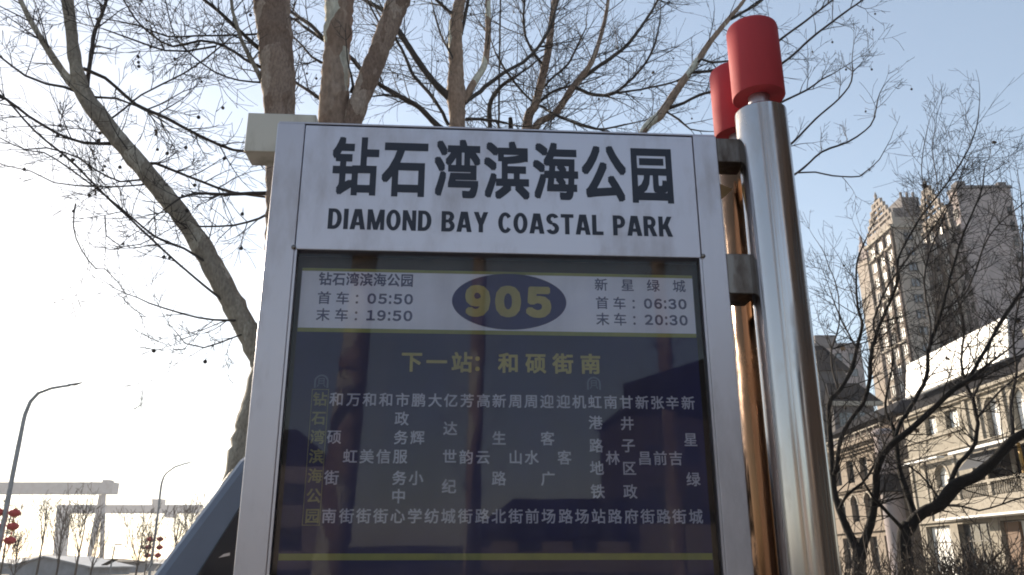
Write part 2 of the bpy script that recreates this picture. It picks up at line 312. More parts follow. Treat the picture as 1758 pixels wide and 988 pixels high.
# poster
PY = 0.030
b = MB(); b.box((-0.3455, PY, -0.255), (0.6885, PY + 0.004, 0.7285)); poster = part('poster', b, M['posterblue'])
TO = Vector(OFF)
def flat(name, quads, m, parent=poster, y=PY - 0.0006):
    b = MB()
    for q in quads: b.add([(x, y, z) for x, z in q], [tuple(range(len(q)))])
    b.v = [(p[0]-OFF[0], p[1]-OFF[1], p[2]-OFF[2]) for p in b.v]
    return b.build(name, m, parent)
def rect(x0, z0, x1, z1): return [(x0, z0), (x1, z0), (x1, z1), (x0, z1)]
flat('timetable_band', [rect(-0.3445, 0.566, 0.6875, 0.7195)], M['posterwhite'])
flat('yellow_stripe', [rect(-0.3445, 0.7198, 0.6875, 0.7275)], M['stripe'])
flat('yellow_stripe', [rect(-0.3445, 0.5555, 0.6875, 0.5657)], M['stripe'])
flat('yellow_stripe', [rect(-0.3445, 0.0035, 0.6875, 0.0185)], M['stripe'])
def ell(cx, cz, rx, rz, n=64, a0=0, a1=360): return [(cx + rx * math.cos(R(a0 + (a1-a0)*k/(n-1 if a1-a0 < 360 else n))), cz + rz * math.sin(R(a0 + (a1-a0)*k/(n-1 if a1-a0 < 360 else n)))) for k in range(n)]
flat('route_badge', [ell(0.196, 0.6455, 0.150, 0.0765)], M['badgeblue'], y=PY - 0.0012)

# lettering -----------------------------------------------------------
_gl = {}
def glyph(ch, off):
    """outline of one character as flat faces (points x, y); Latin letters use their full-width forms, a plainer grotesque"""
    if 33 <= ord(ch) < 127: ch = chr(ord(ch) + 0xFEE0)
    if ch not in _gl:
        c = bpy.data.curves.new('lettering', 'FONT'); c.body = ch; c.size = 1; c.resolution_u = 3
        o = bpy.data.objects.new('lettering', c); COL.objects.link(o)
        dg = bpy.context.evaluated_depsgraph_get()
        me = bpy.data.meshes.new_from_object(o.evaluated_get(dg), depsgraph=dg)
        _gl[ch] = ([tuple(v.co[:2]) for v in me.vertices], [tuple(p.vertices) for p in me.polygons])
        bpy.data.meshes.remove(me); bpy.data.objects.remove(o); bpy.data.curves.remove(c)
    return _gl[ch]
def lettering(name, items, m, parent, y):
    """items: (char, cx, cz, width, height, offset, mode); mode em = em box of a Chinese character, bb = fit the glyph's own outline"""
    b = MB()
    for ch, cx, cz, wd, ht, off, mode in items:
        v, f = glyph(ch, off)
        if not v: continue
        if mode == 'em': x0, x1, y0, y1 = 0.0, 1.0, -0.12, 0.88
        else: x0 = min(p[0] for p in v); x1 = max(p[0] for p in v); y0 = min(p[1] for p in v); y1 = max(p[1] for p in v)
        sx = wd / (x1 - x0); sz = ht / (y1 - y0)
        if not off: b.add([(cx + (p[0] - (x0+x1)/2) * sx, y, cz + (p[1] - (y0+y1)/2) * sz) for p in v], f)
        nn = 8 if off < 0.03 else 12
        for k in range(nn if off else 0):         # bold print: the same outline struck again, a hair deeper each time
            ca, sa = math.cos(2*math.pi*k/nn), math.sin(2*math.pi*k/nn); q_ = off / max(abs(ca), abs(sa)); dx, dz = ca * q_, sa * q_
            if mode == 'bb': kx = 1 - 2*off/(x1-x0); kz = 1 - 2*off/(y1-y0)
            else: kx = kz = 1
            b.add([(cx + ((p[0] - (x0+x1)/2) * kx + dx) * sx, y + 0.00003 * k, cz + ((p[1] - (y0+y1)/2) * kz + dz) * sz) for p in v], f)
    b.v = [(p[0]-OFF[0], p[1]-OFF[1], p[2]-OFF[2]) for p in b.v]
    return tag(b.build(name, m, parent), kind='stuff')
lettering('station_name', [(c, x, z, 0.127, 0.177, 0.029, 'em') for c, (x, z) in zip('钻石湾滨海公园', ((-0.221, 1.010), (-0.086, 1.010), (0.053, 1.010), (0.187, 1.010), (0.320, 1.011), (0.453, 1.010), (0.587, 1.010)))], M['navyink'], header, -0.0008)
def line(s, x0, x1, cz, ht, off, sp=0.16, widths=None, wide=None):
    """a line of latin text fitted between x0 and x1"""
    adv = []; 
    for ch in s:
        if ch == ' ': adv.append((0.32, 0)); continue
        v, f = glyph(ch, off); a = min(p[0] for p in v); c = max(p[0] for p in v); adv.append((c - a, 1))
    tot = sum(a for a, k in adv) + sp * (len(s) - 1); k_ = (x1 - x0) / tot; x = x0; out = []
    capv, _ = glyph('H', off); cap0 = min(p[1] for p in capv); cap1 = max(p[1] for p in capv)
    for ch, (a, k) in zip(s, adv):
        if k:
            v, f = glyph(ch, off); y0 = min(p[1] for p in v); y1 = max(p[1] for p in v); sc_ = ht / (cap1 - cap0)
            out.append((ch, x + a * k_ / 2, cz + ((y0 + y1) / 2 - (cap0 + cap1) / 2) * sc_, a * k_, (y1 - y0) * sc_, off, 'bb'))
        x += (a + sp) * k_
    return out
def grotesque(ch, t=0.215):
    """heavy condensed capitals built from bars and bent strips; returns (width, polygons) for a letter one unit tall"""
    def bar(x0, z0, x1, z1): return [(x0, z0), (x1, z0), (x1, z1), (x0, z1)]
    def diag(xa, za, xb, zb, w_): return [(xa - w_/2, za), (xa + w_/2, za), (xb + w_/2, zb), (xb - w_/2, zb)]
    def arc(cx, cz, rx, rz, a0, a1, th=None, n=14):
        th = th or t; out = []
        for k in range(n):
            p, q = R(a0 + (a1-a0)*k/n), R(a0 + (a1-a0)*(k+1)/n)
            out.append([(cx + (rx-th)*math.cos(p), cz + (rz-th*0.82)*math.sin(p)), (cx + rx*math.cos(p), cz + rz*math.sin(p)), (cx + rx*math.cos(q), cz + rz*math.sin(q)), (cx + (rx-th)*math.cos(q), cz + (rz-th*0.82)*math.sin(q))])
        return out
    h = t * 0.82
    if ch == 'I': return t, [bar(0, 0, t, 1)]
    if ch == 'D': return 0.64, [bar(0, 0, t, 1), bar(t, 0, 0.28, h), bar(t, 1-h, 0.28, 1)] + arc(0.28, 0.5, 0.36, 0.5, -90, 90)
    if ch == 'A': return 0.72, [diag(0.115, 0, 0.31, 1, 0.23), diag(0.605, 0, 0.41, 1, 0.23), bar(0.2, 0.2, 0.52, 0.2+h*0.9)]
    if ch == 'M': return 0.80, [bar(0, 0, 0.19, 1), bar(0.61, 0, 0.80, 1), diag(0.40, 0, 0.13, 1, 0.2), diag(0.40, 0, 0.67, 1, 0.2)]
    if ch == 'N': return 0.64, [bar(0, 0, 0.2, 1), bar(0.44, 0, 0.64, 1), diag(0.53, 0, 0.11, 1, 0.22)]
    if ch == 'O': return 0.68, arc(0.34, 0.5, 0.34, 0.515, 0, 360, n=36)
    if ch == 'C': return 0.64, arc(0.34, 0.5, 0.34, 0.515, 38, 322, n=30)
    if ch == 'B': return 0.63, [bar(0, 0, t, 1), bar(t, 0, 0.36, h), bar(t, 1-h, 0.33, 1), bar(t, 0.44, 0.34, 0.44+h*0.85)] + arc(0.33, 0.735, 0.27, 0.265, -90, 90) + arc(0.35, 0.28, 0.28, 0.28, -90, 90)
    if ch == 'P': return 0.60, [bar(0, 0, t, 1), bar(t, 1-h, 0.31, 1), bar(t, 0.37, 0.31, 0.37+h)] + arc(0.31, 0.685, 0.29, 0.315, -90, 90)
    if ch == 'R': return 0.65, [bar(0, 0, t, 1), bar(t, 1-h, 0.32, 1), bar(t, 0.40, 0.32, 0.40+h)] + arc(0.32, 0.70, 0.28, 0.30, -90, 90) + [diag(0.535, 0, 0.36, 0.46, 0.23)]
    if ch == 'Y': return 0.70, [bar(0.245, 0, 0.455, 0.46), diag(0.35, 0.38, 0.12, 1, 0.23), diag(0.35, 0.38, 0.58, 1, 0.23)]
    if ch == 'K': return 0.68, [bar(0, 0, t, 1), diag(0.555, 0, 0.33, 0.60, 0.24), diag(0.24, 0.36, 0.54, 1, 0.24)]
    if ch == 'L': return 0.54, [bar(0, 0, t, 1), bar(t, 0, 0.54, h)]
    if ch == 'T': return 0.62, [bar(0.2, 0, 0.415, 1-h), bar(0, 1-h, 0.62, 1)]
    if ch == 'S': return 0.62, arc(0.31, 0.735, 0.30, 0.28, 20, 268, n=20) + arc(0.31, 0.275, 0.31, 0.29, -160, 92, n=20)
    return 0.30, []
def sign_words(text, x0, x1, z0, z1):
    L_ = [grotesque(c) for c in text]; sp = 0.085; tot = sum(a for a, _ in L_) + sp * (len(text) - 1); kx = (x1 - x0) / tot; kz = z1 - z0; x = x0; b = MB(); n_ = 0
    for a, polys in L_:
        for p in polys:
            q = [(x + u*kx - OFF[0], -0.0008 - OFF[1] + 0.00002 * (n_ % 9), z0 + v*kz - OFF[2]) for u, v in p]
            area = sum(q[i][0]*q[(i+1) % len(q)][2] - q[(i+1) % len(q)][0]*q[i][2] for i in range(len(q)))
            b.add(q if area > 0 else q[::-1], [tuple(range(len(q)))]); n_ += 1
        x += (a + sp) * kx
    return tag(b.build('english_name', M['navyink'], header), kind='stuff')
sign_words('DIAMOND BAY COASTAL PARK', -0.283, 0.635, 0.8265, 0.8845)
Y1 = PY - 0.0012; Y2 = PY - 0.0018
E_ = lambda ch, x, z, s=0.036, off=0.012, h=None: (ch, x, z, s, h or s, off, 'em')
it = [E_(c, -0.2835 + i * 0.0352, 0.6985, 0.0345, 0.02, 0.0375) for i, c in enumerate('钻石湾滨海公园')]
it += [E_('首', -0.283, 0.6465), E_('车', -0.236, 0.6465), E_('：', -0.190, 0.6465), E_('末', -0.283, 0.6015), E_('车', -0.236, 0.6015), E_('：', -0.190, 0.6015)]
it += line('05:50', -0.1725, -0.055, 0.6465, 0.0275, 0.03, sp=0.13) + line('19:50', -0.1725, -0.055, 0.6015, 0.0275, 0.03, sp=0.13)
it += [E_(c, x, 0.6970) for c, x in zip('新星绿城', (0.440, 0.511, 0.580, 0.650))]
it += [E_('首', 0.441, 0.6465), E_('车', 0.487, 0.6465), E_('：', 0.534, 0.6465), E_('末', 0.441, 0.6020), E_('车', 0.487, 0.6020), E_('：', 0.534, 0.6020)]
it += line('06:30', 0.5525, 0.667, 0.6465, 0.0275, 0.03, sp=0.13) + line('20:30', 0.5525, 0.667, 0.6020, 0.0275, 0.03, sp=0.13)
lettering('timetable_text', it, M['postergray'], poster, Y1)
lettering('route_number', line('905', 0.0805, 0.306, 0.6455, 0.084, 0.055, sp=0.10), M['yellowink'], poster, Y2)
lettering('next_stop_text', [(c, x, 0.4815, 0.054, 0.054, 0.03, 'em') for c, x in zip('下一站：和硕街南', (-0.052, 0.011, 0.075, 0.128, 0.194, 0.264, 0.334, 0.405))], M['yellowink'], poster, Y1)
top = '和万和和市鹏大亿芳高新周周迎迎机虹南甘新张辛新'
xs1 = (-0.2341, -0.1926, -0.1523, -0.112, -0.0715, -0.031, 0.0097, 0.0492, 0.0898, 0.1308, 0.1704, 0.2115, 0.2513, 0.2912, 0.3327, 0.3728, 0.413, 0.4533, 0.4937, 0.5341, 0.5732, 0.6124, 0.6532)
bot = '南街街街心学纺城街路北街前场路场站路府街路街城'
Z1, Z9 = 0.3835, 0.1040
def zz(i, n): return Z1 + (Z9 - Z1) * i / (n - 1)
it = [E_(c, x, Z1, off=0.014) for c, x in zip(top, xs1)] + [E_(c, x, Z9, off=0.014) for c, x in zip(bot, xs1)]
def colm(i, s):                   # characters between the first and last of a column
    return [E_(c, xs1[i], z, off=0.014) for c, z in s]
it += colm(0, (('硕', 0.2905), ('街', 0.193)))
it += [E_('虹', xs1[1], 0.244, off=0.014), E_('美', xs1[2], 0.244, off=0.014), E_('信', xs1[3], 0.244, off=0.014)]
it += colm(4, (('政', 0.337), ('务', 0.2905), ('服', 0.2445), ('务', 0.193), ('中', 0.150)))
it += colm(5, (('辉', 0.2905), ('小', 0.193)))
it += colm(7, (('达', 0.3135), ('世', 0.245), ('纪', 0.1735)))
it += [E_('韵', xs1[8], 0.244, off=0.014), E_('云', xs1[9], 0.244, off=0.014)]
it += colm(10, (('生', 0.2905), ('路', 0.193)))
it += [E_('山', xs1[11], 0.244, off=0.014), E_('水', xs1[12], 0.244, off=0.014)]
it += colm(13, (('客', 0.2905), ('广', 0.193)))
it += colm(14, (('客', 0.244),))
it += colm(16, (('港', 0.331), ('路', 0.274), ('地', 0.219), ('铁', 0.163)))
it += colm(17, (('林', 0.244),))
it += colm(18, (('井', 0.330), ('子', 0.275), ('区', 0.219), ('政', 0.163)))
it += [E_(c, xs1[i], 0.244, off=0.014) for c, i in (('昌', 19), ('前', 20), ('吉', 21))]
it += colm(22, (('星', 0.2905), ('绿', 0.193)))
lettering('stop_list_text', it, M['paleink'], poster, Y1)
lettering('current_stop_text', [E_(c, -0.2750 + 0.0003*i, zz(i, 7), off=0.016) for i, c in enumerate('钻石湾滨海公园')], M['dimgold'], poster, Y1)
def outline(x0, z0, x1, z1, t): return [rect(x0, z0, x1, z0+t), rect(x0, z1-t, x1, z1), rect(x0, z0+t, x0+t, z1-t), rect(x1-t, z0+t, x1, z1-t)]
flat('current_stop_frame', outline(-0.2960, 0.082, -0.2545, 0.408, 0.0014), M['dimgold'], y=Y1)
def metro(cx, cz):
    q = []
    o_ = ell(cx, cz, 0.0175, 0.0175, 17, 0, 180); i_ = ell(cx, cz, 0.0135, 0.0135, 17, 0, 180)
    for k in range(16): q.append([i_[k], o_[k], o_[k+1], i_[k+1]])
    q += [rect(cx-0.0175, cz-0.016, cx-0.0135, cz), rect(cx+0.0135, cz-0.016, cx+0.0175, cz)]
    q += outline(cx-0.0075, cz-0.006, cx+0.0075, cz+0.0085, 0.0022) + [rect(cx-0.0053, cz+0.0005, cx+0.0053, cz+0.0025)]
    q += [[(cx-0.0075, cz-0.0075), (cx-0.0045, cz-0.0075), (cx-0.0085, cz-0.013), (cx-0.0115, cz-0.013)], [(cx+0.0045, cz-0.0075), (cx+0.0075, cz-0.0075), (cx+0.0115, cz-0.013), (cx+0.0085, cz-0.013)]]
    flat('metro_symbol', q, M['dimink'], y=Y1)
metro(-0.2745, 0.4275); metro(0.412, 0.4305)
# beam behind the top, brackets, poles
b = MB(); b.box((-0.555, 0.122, 1.107), (-0.36, 0.215, 1.231)); part('beam_end', b, M['beam'], bevel=0.0025)
b = MB(); b.box((-0.50, 0.1235, 0.9), (-0.45+0.03, 0.16, 1.105)); 
b = MB(); b.box((UR + 0.001, 0.003, 1.056), (0.858, 0.085, 1.130)); part('bracket', b, M['bracket'], bevel=0.003)
b = MB(); b.box((UR + 0.001, 0.004, 0.671), (0.858, 0.12, 0.784)); part('bracket', b, M['bracket'], bevel=0.003)
b = MB(); b.add([(0.777,0.10,1.05),(0.87,0.165,1.05),(0.777,0.10,0.955),(0.777,0.112,1.05),(0.87,0.177,1.05),(0.777,0.112,0.955)], [(0,2,1),(3,4,5),(0,1,4,3),(1,2,5,4),(2,0,3,5)]); part('gusset_plate', b, M['gusset'])
PR = 0.071
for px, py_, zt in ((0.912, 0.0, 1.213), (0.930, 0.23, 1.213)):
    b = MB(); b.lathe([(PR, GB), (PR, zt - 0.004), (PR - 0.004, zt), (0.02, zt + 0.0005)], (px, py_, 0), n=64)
    pole = part('pole', b, M['pole' if py_ < 0.1 else 'pole_reflection'], sharp=40)
    def sub(name, prof, m):
        b = MB(); b.lathe(prof, (px - OFF[0], py_ - OFF[1], -OFF[2]), n=48); return b.build(name, m, pole, sharp=40)
    sub('neck', [(0.030, zt + 0.001), (0.030, zt + 0.052)], M['frame'])
    sub('red_cap', [(0.045, zt + 0.050), (0.0725, zt + 0.048), (0.0735, zt + 0.050), (0.0735, zt + 0.268), (0.071, zt + 0.277), (0.064, zt + 0.283), (0.03, zt + 0.285)], M['red'])
    sub('base_flange', [(0.12, GB), (0.12, GB + 0.012), (PR + 0.001, GB + 0.014)], M['frame'])

# ------------------------------------------------------------------ trees
def smooth(pts, rad, step, jit, rnd):
    """Catmull-Rom through pts, with a little knobbly wander"""
    P = []; Q = []; n = len(pts)
    for i in range(n - 1):
        p0 = pts[max(i-1, 0)]; p1 = pts[i]; p2 = pts[i+1]; p3 = pts[min(i+2, n-1)]
        k = max(1, int((p2 - p1).length / step))
        for j in range(k):
            t = j / k; t2 = t*t; t3 = t2*t
            q = 0.5 * ((2*p1) + (p2-p0)*t + (2*p0-5*p1+4*p2-p3)*t2 + (3*p1-p0-3*p2+p3)*t3)
            r = rad[i] + (rad[i+1] - rad[i]) * t
            a = jit * r if (i or j) else 0
            P.append(q + Vector((rnd.uniform(-a, a), rnd.uniform(-a, a), rnd.uniform(-a, a)*0.6))); Q.append(r * rnd.uniform(0.94, 1.07))
    P.append(pts[-1]); Q.append(rad[-1]); return P, Q
def grow(mb, p, d, L, r, lev, rnd, up, tips, rmin, wig=0.28, kids=5):
    n = 6 if lev else 5; q = p.copy(); pts = [p.copy()]; rr = [r]; d = d.normalized()
    for i in range(1, n + 1):
        d = (d + Vector((rnd.gauss(0, wig), rnd.gauss(0, wig), rnd.gauss(0, wig) + up)) * 0.5).normalized()
        q = q + d * (L / n); pts.append(q.copy()); rr.append(max(rmin, r * (1 - 0.75 * i / n)))
    mb.tube(pts, rr, 3, False, False)
    tips.append((pts[-1], rr[-1]))
    if lev > 0:
        for k in range(kids):
            i = rnd.randint(1, n - 1); side = Vector((rnd.gauss(0, 1), rnd.gauss(0, 1), rnd.gauss(0, 1)))
            t = (pts[i+1] - pts[i]).normalized(); side = (side - t * side.dot(t)).normalized()
            grow(mb, pts[i], t * 0.75 + side * rnd.uniform(0.5, 1.0), L * rnd.uniform(0.3, 0.62), max(rmin, rr[i] * 0.6), lev - 1, rnd, up, tips, rmin, wig, kids - 1)
seed_me = None
def make_tree(name, label, group, base, trunk, limbs, barks, seed, density=1.0, twiglen=0.9, rmin=0.0022, up=0.06, balls=10, leaves=0, twigmat='twig', Yc=8, kids=5, cat='tree', jit=0.25, skipz=0.0, lev=2, thin=1.0, wig=0.2):
    """trunk, limbs: lists of (photo x, photo y, width in photo pixels, ground distance) traced points"""
    global seed_me
    rnd = random.Random(seed); root = empty(name, base, label, cat, group)
    def conv(l, dy=0):
        P = [W(x, y, Y + dy) for x, y, w_, Y in l]; return P, [thin * w_ / F * zdepth(p) / 2 for p, (x, y, w_, Y) in zip(P, l)]
    o = Vector(base); crown = MB(); tips = []
    for nm, l, m, dens in [('trunk', t, m, d) for t, m, d in trunk] + [('limb', t, m, d) for t, m, d in limbs]:
        P, Q = conv(l)
        if nm == 'trunk' and P[0].z < 1.7 and len(P) > 1: P[0] = Vector((P[0].x, P[0].y, 0)) if P[0].z < 0.6 else P[0]
        P, Q = smooth(P, Q, 0.07 if Q[0] > 0.05 else 0.12, jit if Q[0] < 0.05 else 0.035, rnd)
        b = MB(); b.tube(P, Q, 24 if Q[0] > 0.05 else (8 if Q[0] > 0.02 else 5), lump=0.07 if Q[0] > 0.05 else 0, seed=seed); b.build(nm, M[m], root, origin=base)
        if dens > 0:
            Ltot = sum((P[i+1] - P[i]).length for i in range(len(P)-1)); cnt = int(Ltot * dens * density)
            for k in range(cnt):
                i = rnd.randint(len(P)//6, len(P) - 2); t = (P[i+1] - P[i]).normalized()
                if P[i].z < skipz: continue
                side = Vector((rnd.gauss(0, 1), rnd.gauss(0, 0.8), rnd.gauss(0, 1))); side = (side - t * side.dot(t)).normalized()
                LL = twiglen * rnd.uniform(0.35, 1.15)
                grow(crown, P[i], t * 0.7 + side * 0.8, LL, min(Q[i] * 0.55, 0.0075 + 0.004 * LL), lev if rnd.random() < 0.55 else lev - 1, rnd, up, tips, rmin, wig=wig, kids=kids)
            grow(crown, P[-1], (P[-1] - P[-2]), twiglen * 0.8, max(rmin, Q[-1]), lev, rnd, up, tips, rmin, wig=wig, kids=kids)
    tag(crown.build('crown', M[twigmat], root, origin=base), kind='stuff')
    if seed_me is None:
        b = MB(); b.lathe([(0.004, -0.019), (0.013, -0.014), (0.019, -0.003), (0.017, 0.009), (0.009, 0.017), (0.0022, 0.020), (0.0018, 0.075)], n=9); seed_me = b.mesh('seed_ball', M['seed'])
    vis = [t for t in tips if t[0].z > 2.2]; rnd.shuffle(vis)
    for p, r in vis[:balls]: link_mesh('seed_ball', seed_me, root, loc=p - o - Vector((0, 0, 0.07)), scale=[rnd.uniform(0.8, 1.15)] * 3)
    for p, r in vis[balls:balls+leaves]:
        b = MB(); s = 0.05; a = [(0, 0), (0.5, 0.15), (0.9, 0.7), (0.45, 0.75), (0.3, 1.25), (0.05, 0.85), (-0.35, 1.2), (-0.4, 0.7), (-0.85, 0.6), (-0.45, 0.1)]
        b.add([(x*s, 0.25*s*math.sin(3*x), -y*s) for x, y in a] + [(x*s, 0.25*s*math.sin(3*x) + 0.002, -y*s) for x, y in a], [tuple(range(10)), tuple(range(19, 9, -1))])
        q = b.build('dead_leaf', M['leaf'], root); q.location = p - o; q.rotation_euler = (rnd.uniform(-.6, .6), rnd.uniform(-.6, .6), rnd.uniform(0, 6)); q.scale = [rnd.uniform(0.8, 1.5)] * 3
    return root
def T(pts, Y0, Y1=None, m='twig', dens=3.0):
    """traced limb whose distance runs from Y0 to Y1"""
    Y1 = Y0 if Y1 is None else Y1; n = len(pts) - 1
    return ([(x, y, w_, Y0 + (Y1 - Y0) * i / n) for i, (x, y, w_) in enumerate(pts)], m, dens)

GP = 'bare plane trees behind the bus stop sign'
# 1: the leaning limb on the left and the broad stem left of the sign's top share one foot
make_tree('plane_tree', 'bare plane tree leaning left out from behind the sign, with hanging seed balls', GP, (-3.0, 8.3, 0),
  [([(372, 1330, 112, 8.3), (394, 965, 98, 8.3), (425, 825, 86, 8.3), (455, 700, 78, 8.3), (478, 590, 66, 8.3)], 'bark_olive', 0),
   ([(468, 665, 52, 8.3), (452, 620, 44, 8.3), (402, 525, 38, 8.2), (330, 398, 33, 8.1), (262, 310, 31, 8.0), (197, 232, 29, 7.9), (145, 163, 29, 7.8), (130, 110, 21, 7.7), (122, 50, 19, 7.7), (113, -30, 18, 7.6), (108, -110, 12, 7.5)], 'bark_olive', 1.2),
   ([(474, 610, 62, 8.3), (482, 480, 58, 8.3), (484, 300, 54, 8.3), (480, 190, 52, 8.3), (474, 80, 58, 8.3), (466, -10, 62, 8.3), (462, -120, 52, 8.2), (440, -260, 40, 8.2)], 'bark_brown', 0)],
  [T([(148,166,17),(120,140,14),(85,90,11),(55,40,9),(35,0,8),(15,-50,6)], 7.8, 7.5, 'bark_olive', 3),
   T([(150,158,8),(153,120,7),(160,67,7),(174,27,6),(186,-10,5)], 7.8, 8.2),
   T([(190,247,7),(144,245,5.5),(100,230,5),(50,200,5),(10,170,5),(-30,158,5)], 7.9, 7.2),
   T([(434,556,5),(350,490,4.2),(270,420,4),(170,325,4),(120,275,4),(60,225,4),(8,168,3.5),(-20,150,3)], 8.2, 7.3, dens=0.8),
   T([(138,160,6),(110,150,5),(80,144,4.5),(43,130,4),(0,97,3.5),(-40,70,3)], 7.8, 7.4),
   T([(143,118,7),(180,134,6),(200,150,6),(234,180,6),(287,204,6),(317,220,5),(354,239,5),(400,258,5),(440,262,5)], 7.8, 8.6),
   T([(160,167,5),(200,169,4),(234,182,3),(290,215,2)], 7.8, 8.0),
   T([(240,281,5),(267,281,5.5),(300,294,5),(350,314,5),(401,331,5),(470,340,4)], 8.0, 8.6),
   T([(475,333,9),(430,332,7),(400,334,6),(334,333,5),(310,340,3.5),(280,362,2.5)], 8.3, 7.8),
   T([(470,362,5),(445,375,4.5),(400,387,3.8),(347,389,3.5),(320,386,2.5)], 8.3, 8.0),
   T([(380,468,6),(317,427,4.5),(267,407,4),(207,357,3.6),(173,330,3.2),(120,290,3),(75,262,2.6),(40,258,2)], 8.1, 7.4),
   T([(430,551,5),(367,549,4),(317,540,3.5),(254,520,2.8)], 8.2, 7.6, dens=2),
   T([(436,567,3),(400,580,3),(350,597,2.8),(318,590,2.2),(302,570,1.8)], 8.2, 7.8, dens=2),
   T([(240,309,4),(207,312,3.5),(167,294,3.2),(134,271,3),(80,254,2.8),(43,257,2.5),(0,237,2)], 8.0, 7.3),
   T([(247,317,3.5),(200,321,3),(134,319,2.6),(93,314,2.4),(53,294,2.2),(7,284,2)], 8.0, 7.3),
   T([(185,208,4),(214,187,3.4),(243,163,3.2),(314,127,3),(354,100,2.8),(394,67,2.5)], 7.9, 8.5),
   T([(130,350,3),(126,390,2.4),(140,430,2.2),(165,462,2.2),(180,462,2),(200,482,1.5)], 7.7, 7.6, dens=1.2),
   T([(180,370,2.6),(182,405,2.2),(208,424,2),(240,420,2),(268,407,2)], 7.7, 7.8, dens=1),
   T([(450,140,9),(432,105,8),(414,67,7),(400,20,6),(394,-20,5)], 8.3, 8.0, 'bark_olive'),
   T([(448,86,8),(420,62,7),(400,43,7),(375,20,6),(350,0,6),(320,-30,5)], 8.3, 7.9),
   T([(452,118,6),(420,102,5),(387,80,4.6),(344,70,4.4),(297,80,4),(260,60,3.8),(230,30,3),(212,0,2.5)], 8.3, 7.6),
   T([(450,58,4),(400,61,3.6),(334,62,3.2),(287,63,3),(234,43,2.6),(180,33,2)], 8.3, 7.6),
   T([(370,80,4),(320,88,3.6),(283,87,3.4),(213,63,3),(177,50,2.4)], 8.1, 7.6),
   T([(452,142,4),(410,138,3.2),(367,123,3),(324,90,2.8),(300,63,2.6),(284,0,2.2)], 8.3, 7.8)],
  None, 11, density=2.3, twiglen=0.8, balls=50, leaves=5, kids=4, rmin=0.0030)
# 2: mottled stem with a leaning stem beside it
make_tree('plane_tree', 'bare plane tree with mottled pale bark and a second stem leaning right above the sign', GP, (-1.95, 8.7, 0),
  [([(560, 1330, 120, 8.7), (570, 965, 90, 8.7), (574, 560, 76, 8.7), (574, 330, 62, 8.7), (572, 205, 52, 8.7), (578, 100, 46, 8.7), (583, 0, 46, 8.7), (588, -120, 40, 8.7)], 'bark_mottled', 0),
   ([(576, 430, 44, 8.7), (588, 290, 38, 8.7), (607, 205, 34, 8.7), (650, 90, 34, 8.75), (684, 0, 40, 8.8), (715, -90, 34, 8.8)], 'bark_brown', 0)],
  [T([(556,68,7),(533,43,7),(510,28,6),(494,14,5),(470,-20,4)], 8.7, 9.3),
   T([(549,170,6),(520,150,5.5),(505,140,5),(470,110,4)], 8.7, 9.2),
   T([(553,108,5),(535,98,4),(520,80,3.5),(500,60,3)], 8.7, 9.0),
   T([(602,160,6),(606,148,5),(603,130,4)], 8.7, 8.6, dens=1),
   T([(640,122,6),(655,60,4),(640,20,3.5),(625,-10,3)], 8.75, 9.0)],
  None, 12, density=2.4, rmin=0.0030, twiglen=0.8, balls=6, leaves=6, kids=4)
# 3: the forked tree over the middle of the sign
make_tree('plane_tree', 'bare plane tree forking low above the middle of the sign', GP, (-0.85, 13.0, 0),
  [([(770, 1180, 50, 13), (778, 965, 40, 13), (783, 400, 32, 13), (785, 215, 27, 13), (783, 165, 33, 13), (783, 120, 25, 13), (782, 60, 23, 13), (786, 20, 20, 13), (806, -60, 14, 13)], 'bark_mottled', 1.2)],
  [T([(780,175,15),(747,144,11),(717,104,11),(684,53,10),(660,20,8),(634,5,7),(600,-20,6)], 13, 12.2),
   T([(770,215,6),(745,170,6),(710,130,6),(695,95,5),(677,63,5),(660,40,4)], 13, 12.3),
   T([(795,176,14),(815,140,12),(832,110,11),(838,60,10),(838,0,9),(842,-60,7)], 13, 13.4, 'bark_mottled', 2.5),
   T([(797,178,8),(824,157,8),(858,130,7),(880,117,6),(907,100,6),(940,57,5),(957,7,4)], 13, 13.8),
   T([(780,24,7),(771,20,6),(750,0,6),(735,-25,5)], 13, 12.6),
   T([(792,60,6),(800,20,6),(808,-20,5)], 13, 13.2),
   T([(768,228,11),(747,212,10),(720,185,9),(694,170,8.5),(654,147,8),(624,124,8),(600,97,7),(560,72,6),(520,45,5)], 13, 11.5, dens=2.2),
   T([(715,178,5),(690,168,4),(660,164,3.5),(640,166,3)], 12.6, 12.2),
   T([(800,205,6),(824,205,5),(850,208,5),(870,212,4)], 13, 13.2),
   T([(786,120,5),(775,95,4),(757,60,3.5),(745,20,3)], 13, 12.6)],
  None, 13, density=2.7, rmin=0.0032, twiglen=1.2, balls=22, leaves=4, kids=4)
